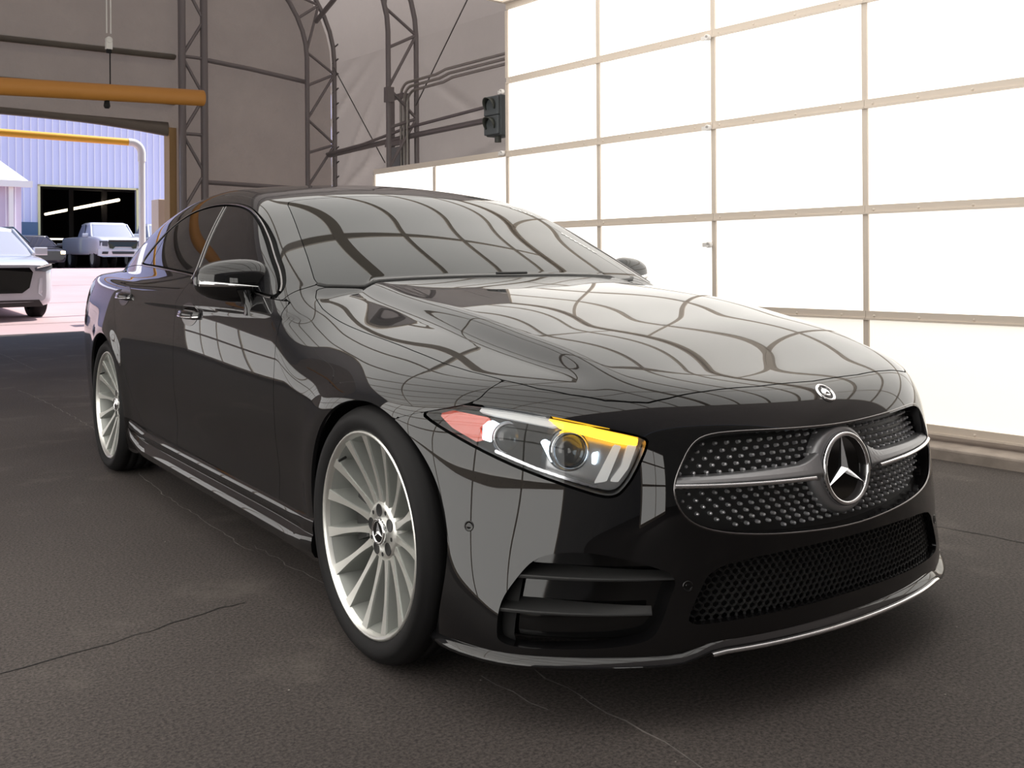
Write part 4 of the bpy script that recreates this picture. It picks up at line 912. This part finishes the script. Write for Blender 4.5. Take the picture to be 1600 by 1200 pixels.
# teal lower band and an annex with a gutter left of the doorway
mb = MB(); bbox(mb, SB-.08, SB, 5.6, D0-.12, .88, 3.0); wp('lower_band', mb, mat('band_teal', (.10, .16, .26), .6))
ax = tag(empty('annex', B(33, 5.4, .76)), 'small pinkish annex with white gutter left of the warehouse door', 'building'); ainv = Matrix.Translation(-Vector(B(33, 5.4, .76)))
def ap(nm, mb, m): o = mb.build(nm, m); o.parent = ax; o.matrix_parent_inverse = ainv
M_anx = mat('annex_wall', (.62, .54, .66), .6)
mb = MB(); bbox(mb, 33.2, 38, -6, 6.05, .7, 3.7); ap('wall', mb, M_anx)
mb = MB(); mb.add([B(32.9, -6, 3.80), B(32.9, 6.25, 3.80), B(38, 6.25, 5.1), B(38, -6, 5.1), B(32.9, -6, 3.72), B(32.9, 6.25, 3.72), B(38, 6.25, 5.0), B(38, -6, 5.0)], [(0, 1, 2, 3), (7, 6, 5, 4), (0, 4, 5, 1), (1, 5, 6, 2), (2, 6, 7, 3), (3, 7, 4, 0)]); ap('roof', mb, M_rib)
mb = MB(); bbox(mb, 32.78, 32.92, -6, 6.3, 3.62, 3.83); ap('gutter', mb, M_pvc)
mb = MB(); bbox(mb, 32.95, 33.08, 5.62, 5.76, .75, 3.66); ap('downpipe', mb, M_pvc)
for n in np.arange(3.9, 6.0, .28): mb = MB(); bbox(mb, 33.16, 33.2, n-.02, n+.02, .76, 3.66); ap('rib', mb, M_rib)
# yellow clearance pipe on white posts
cf = tag(empty('pipe_gate', B(17, 4.6, .12)), 'yellow overhead pipe on a white post outside the opening', 'gate'); cinv = Matrix.Translation(-Vector(B(17, 4.6, .12)))
M_yel = mat('yellow_pipe', (.85, .42, .03), .45)
zb, nP = 3.41, 4.39
o = MB().tube([B(17, -3, zb+.03), B(17, nP-.26, zb)], .068, 16).build('overhead_pipe', M_yel); o.parent = cf; o.matrix_parent_inverse = cinv
o = MB().tube([B(17, nP-.26, zb)]+[B(17, nP-.20+.20*math.sin(t), zb-.20+.20*math.cos(t)) for t in np.linspace(0, PI/2, 8)]+[B(17, nP, zb-.36)], .074, 16).build('elbow', M_pvc); o.parent = cf; o.matrix_parent_inverse = cinv
o = MB().tube([B(17, nP, zb-.30), B(17, nP, .1)], .062, 16).build('post', M_pvc); o.parent = cf; o.matrix_parent_inverse = cinv
mb = MB(); bbox(mb, 15.0, 15.35, 3.98, 4.22, 0, 2.20); tag(mb.build('gate_column', mat('cream_column', (.75, .60, .48), .6), bevel=.01), 'cream rectangular column just outside the opening', 'column')
# ------------------------------------------------------------------ parked vehicles
M_wcar = mat('white_car_paint', (.52, .53, .57), .3, 0, 1.5, 1.0); M_scar = mat('silver_car_paint', (.52, .53, .58), .3, .2, 1.5, 1.0); M_dcar = mat('dark_car_paint', (.03, .03, .035), .3, coat=1)
M_cglass = mat('car_glass', (.34, .36, .44), .08); M_dglass = mat('dark_car_glass', (.02, .02, .024), .04); M_lampg = mat('head_lamp', (.10, .11, .13), .12, .2)  # car_glass: pale base colour stands for sky reflected in the panes
def rrect(w, z0, z1, y, r=.25, n=3, tum=0.0):
    """rounded section ring across the car at length y; tum narrows the top"""
    pts = []
    for (sx, sz, a0) in ((1, 1, 0), (-1, 1, PI/2), (-1, -1, PI), (1, -1, 3*PI/2)):
        for k in range(n+1):
            a = a0+PI/2*k/n; ww = w-(tum if sz > 0 else 0); pts.append((sx*(ww-r)+r*math.cos(a), y, (z1-r if sz > 0 else z0+r)+r*math.sin(a)))
    return pts
def small_wheel(root, x, y, R, w):
    t = MB().lathe([(-w, R*.62), (-w, R*.92), (-w*.8, R), (w*.8, R), (w, R*.92), (w*1.02, R*.70), (w*.9, R*.66)], 28, frame=lambda a, b, c_: (x+a*(1 if x > 0 else -1), y+b, R+c_)).build('tyre', M_rubber, root)
    MB().lathe([(w*.55, 0), (w*.6, R*.2), (w*.75, R*.5), (w*.92, R*.66)], 20, frame=lambda a, b, c_: (x+a*(1 if x > 0 else -1), y+b, R+c_)).build('rim', M_rim, root)
def vehicle(name, label, cat, loc, rz, body_m, st, cab, R, wheels, glass_m, group=None):
    """st: lower body stations (y, halfwidth, z0, z1); cab: (y0,y1,w,z) rings from belt to roof; nose points to -y"""
    root = tag(empty(name, loc, rz), label, cat, group)
    mb = MB().loft([rrect(w, z0, z1, y, r) for (y, w, z0, z1, r) in st], cap=True); mb.build('body', body_m, root, sub=1)
    def cring(y0, y1, w, z, r=.16):
        p = []
        for (sx, sy, a0) in ((1, 1, 0), (-1, 1, PI/2), (-1, -1, PI), (1, -1, 3*PI/2)):
            for k in range(4): a = a0+PI/2*k/3; p.append((sx*(w-r)+r*math.cos(a), (y1-r if sy > 0 else y0+r)+r*math.sin(a), z))
        return p
    MB().loft([cring(*c_) for c_ in cab[:-1]], cap=True).build('glasshouse', glass_m, root)
    y0, y1, w, z = cab[-2]; y0b, y1b, wb, zb_ = cab[-1]
    MB().loft([cring(y0-.03, y1+.03, w+.02, z-.02), cring(y0, y1, w+.015, z+.02), cring(y0b, y1b, wb, zb_)], cap=True).build('roof', body_m, root)
    a = cab[0]; b = cab[-2]
    for sx in (-1, 1):
        MB().tube([(sx*(a[2]-.03), a[0]+.04, a[3]), (sx*(b[2]-.03), b[0]+.04, b[3])], .042, 8).build('pillar', body_m, root)
        MB().tube([(sx*(a[2]-.0), a[0]+(a[1]-a[0])*.42, a[3]), (sx*(b[2]-.0), b[0]+(b[1]-b[0])*.40, b[3])], .035, 8).build('pillar', M_gloss, root)
        m_ = MB(); m_.loft([[(sx*(a[2]+.05+.22*t)+0, a[0]+.30+dy, a[3]+.07+dz) for dy, dz in ((-.05, -.08), (.05, -.08), (.06, .06), (-.05, .07))] for t in (0, .15, .85, 1)], cap=True); m_.build('door_mirror', body_m, root, bevel=.02)
    for (x, y) in wheels: small_wheel(root, x, y, R, .12)
    return root
def plate(root, nm, m, pts, y, d=.03, off=None):
    """plate on the nose: (x, z) outline pushed out of the front face at y (may vary with x)"""
    yf = (lambda x: y) if not callable(y) else y
    d += .03; f_ = [(x, yf(x)-d, z) for x, z in pts]; b_ = [(x, yf(x)+.05, z) for x, z in pts]; k = len(pts)
    return MB().add(f_+b_, [tuple(range(k)), tuple(range(2*k-1, k-1, -1))]+[(i, (i+1) % k, k+(i+1) % k, k+i) for i in range(k)]).build(nm, m, root)
# compact SUV by the opening
zS = gz(16.6)
suv = vehicle('suv', 'silver compact SUV with dark grille parked just outside the opening', 'car', B(16.2, 1.70, zS), TH+.02, M_scar,
    [(-.02, .74, .30, .95, .12), (.02, .84, .24, 1.0, .16), (.22, .91, .20, 1.05, .18), (.8, .92, .20, 1.13, .18), (1.3, .93, .2, 1.18, .18), (2.6, .93, .2, 1.2, .16), (3.9, .92, .22, 1.18, .2), (4.45, .86, .3, 1.1, .25), (4.58, .7, .4, 1.0, .25)],
    [(1.05, 4.35, .86, 1.14), (1.25, 4.28, .83, 1.27), (1.85, 4.05, .71, 1.60), (2.2, 3.8, .60, 1.68)], .37, [(-.80, .88), (.80, .88), (-.80, 3.65), (.80, 3.65)], M_cglass)
fy = lambda x: .0+.14*abs(x/.88)**5
plate(suv, 'grille', M_gloss, [(-.52, .82), (-.46, .90), (.46, .90), (.52, .82), (.46, .55), (.34, .46), (-.34, .46), (-.46, .55)], fy, .02)
for sx in (-1, 1):
    plate(suv, 'head_lamp', M_lampg, [(sx*.56, .84), (sx*.55, .90), (sx*.70, .95), (sx*.84, .97), (sx*.85, .88), (sx*.72, .83)], fy, .07)
    plate(suv, 'side_intake', M_gloss, [(sx*.68, .42), (sx*.70, .62), (sx*.78, .64), (sx*.82, .44), (sx*.76, .36)], fy, .015)
    plate(suv, 'lamp_blade', M_wcar, [(sx*.66, .40), (sx*.60, .46), (sx*.63, .72), (sx*.68, .72), (sx*.67, .50), (sx*.80, .38)], fy, .03)
for sx in (-1, 1): plate(suv, 'lamp_strip', M_pvc, [(sx*.57, .885), (sx*.57, .905), (sx*.83, .965), (sx*.83, .945)], fy, .085)
plate(suv, 'lower_intake', M_plastic, [(-.70, .22), (-.62, .34), (.62, .34), (.70, .22)], fy, .02)
MB().lathe([(0, .05), (.01, .062), (0, .07), (-.01, .06)], 20, 'Y', closed=True, frame=lambda a, b, c_: (a, -.03-b, .83+c_)).build('badge', M_chrome, suv)
MB().tube([(-.84, 1.40, 1.36), (-.70, 1.95, 1.66), (-.62, 3.5, 1.70)], .02, 6).build('roof_rail', M_gloss, suv); MB().tube([(.84, 1.40, 1.36), (.70, 1.95, 1.66), (.62, 3.5, 1.70)], .02, 6).build('roof_rail', M_gloss, suv)
# white pickup in front of the warehouse door
def pickup(label, loc, rz):
    p = vehicle('pickup_truck', label, 'truck', loc, rz, M_wcar,
        [(.00, .88, .62, 1.10, .12), (.06, .96, .55, 1.26, .12), (.5, 1.0, .55, 1.32, .12), (1.5, 1.01, .55, 1.36, .12), (2.0, 1.01, .55, 1.38, .1), (5.9, 1.01, .6, 1.38, .1)],
        [(1.42, 3.75, .90, 1.34), (1.58, 3.68, .88, 1.50), (2.02, 3.5, .78, 1.88), (2.2, 3.3, .70, 1.97)], .43, [(-.86, 1.0), (.86, 1.0), (-.86, 4.75), (.86, 4.75)], M_dglass if False else M_cglass, 'white pickups by the warehouse')
    fq = lambda x: .0+.10*abs(x/.96)**3
    plate(p, 'grille', M_gloss, [(-.56, 1.16), (.56, 1.16), (.60, 1.08), (.54, .82), (.40, .80), (.32, .88), (-.32, .88), (-.40, .80), (-.54, .82), (-.60, 1.08)], fq, .03)
    for sx in (-1, 1):
        plate(p, 'head_lamp', M_lampg, [(sx*.62, 1.13), (sx*.92, 1.13), (sx*.92, .92), (sx*.62, .90)], fq, .04)
        plate(p, 'fog_lamp', M_plastic, [(sx*.60, .68), (sx*.82, .68), (sx*.84, .58), (sx*.62, .58)], fq, .07)
    plate(p, 'bumper', M_wcar, [(-.98, .80), (-.40, .76), (.40, .76), (.98, .80), (.98, .52), (.80, .46), (-.80, .46), (-.98, .52)], fq, .06)
    plate(p, 'lower_intake', M_plastic, [(-.45, .68), (.45, .68), (.42, .58), (-.42, .58)], fq, .075)
    for k in range(3): MB().box((-.54, -.045, .90+.085*k), (.54, -.02, .925+.085*k)).build('grille_bar', M_plastic, p)
    return p
pickup('white pickup truck with dark grille in front of the warehouse doorway', B(39.6, 11.45, .90), TH-.04)
pickup('white pickup truck partly hidden behind the white gate post', B(40.0, 14.0, .90), TH-.06)
dk = vehicle('parked_car', 'dark car with a glowing glint spot on its nose in the warehouse shade', 'car', B(41.2, 8.9, .90), TH+.05, M_dcar,
    [(.00, .70, .34, .72, .15), (.10, .84, .22, .80, .2), (.6, .88, .2, .88, .2), (1.3, .90, .2, .95, .18), (3.6, .90, .2, .98, .16), (4.4, .8, .3, .92, .25)],
    [(1.15, 3.9, .80, .93), (1.45, 3.7, .76, 1.10), (2.0, 3.3, .64, 1.38), (2.2, 3.1, .56, 1.43)], .33, [(-.78, .85), (.78, .85), (-.78, 3.5), (.78, 3.5)], M_dglass)
plate(dk, 'head_lamp', mat('glint_glow', (1, .9, .7), .4, emit=(1, .82, .5), es=14), [(.55, .60), (.55, .72), (.72, .72), (.72, .60)], .06, .05)  # small glowing plate added to stand in for a bright glint
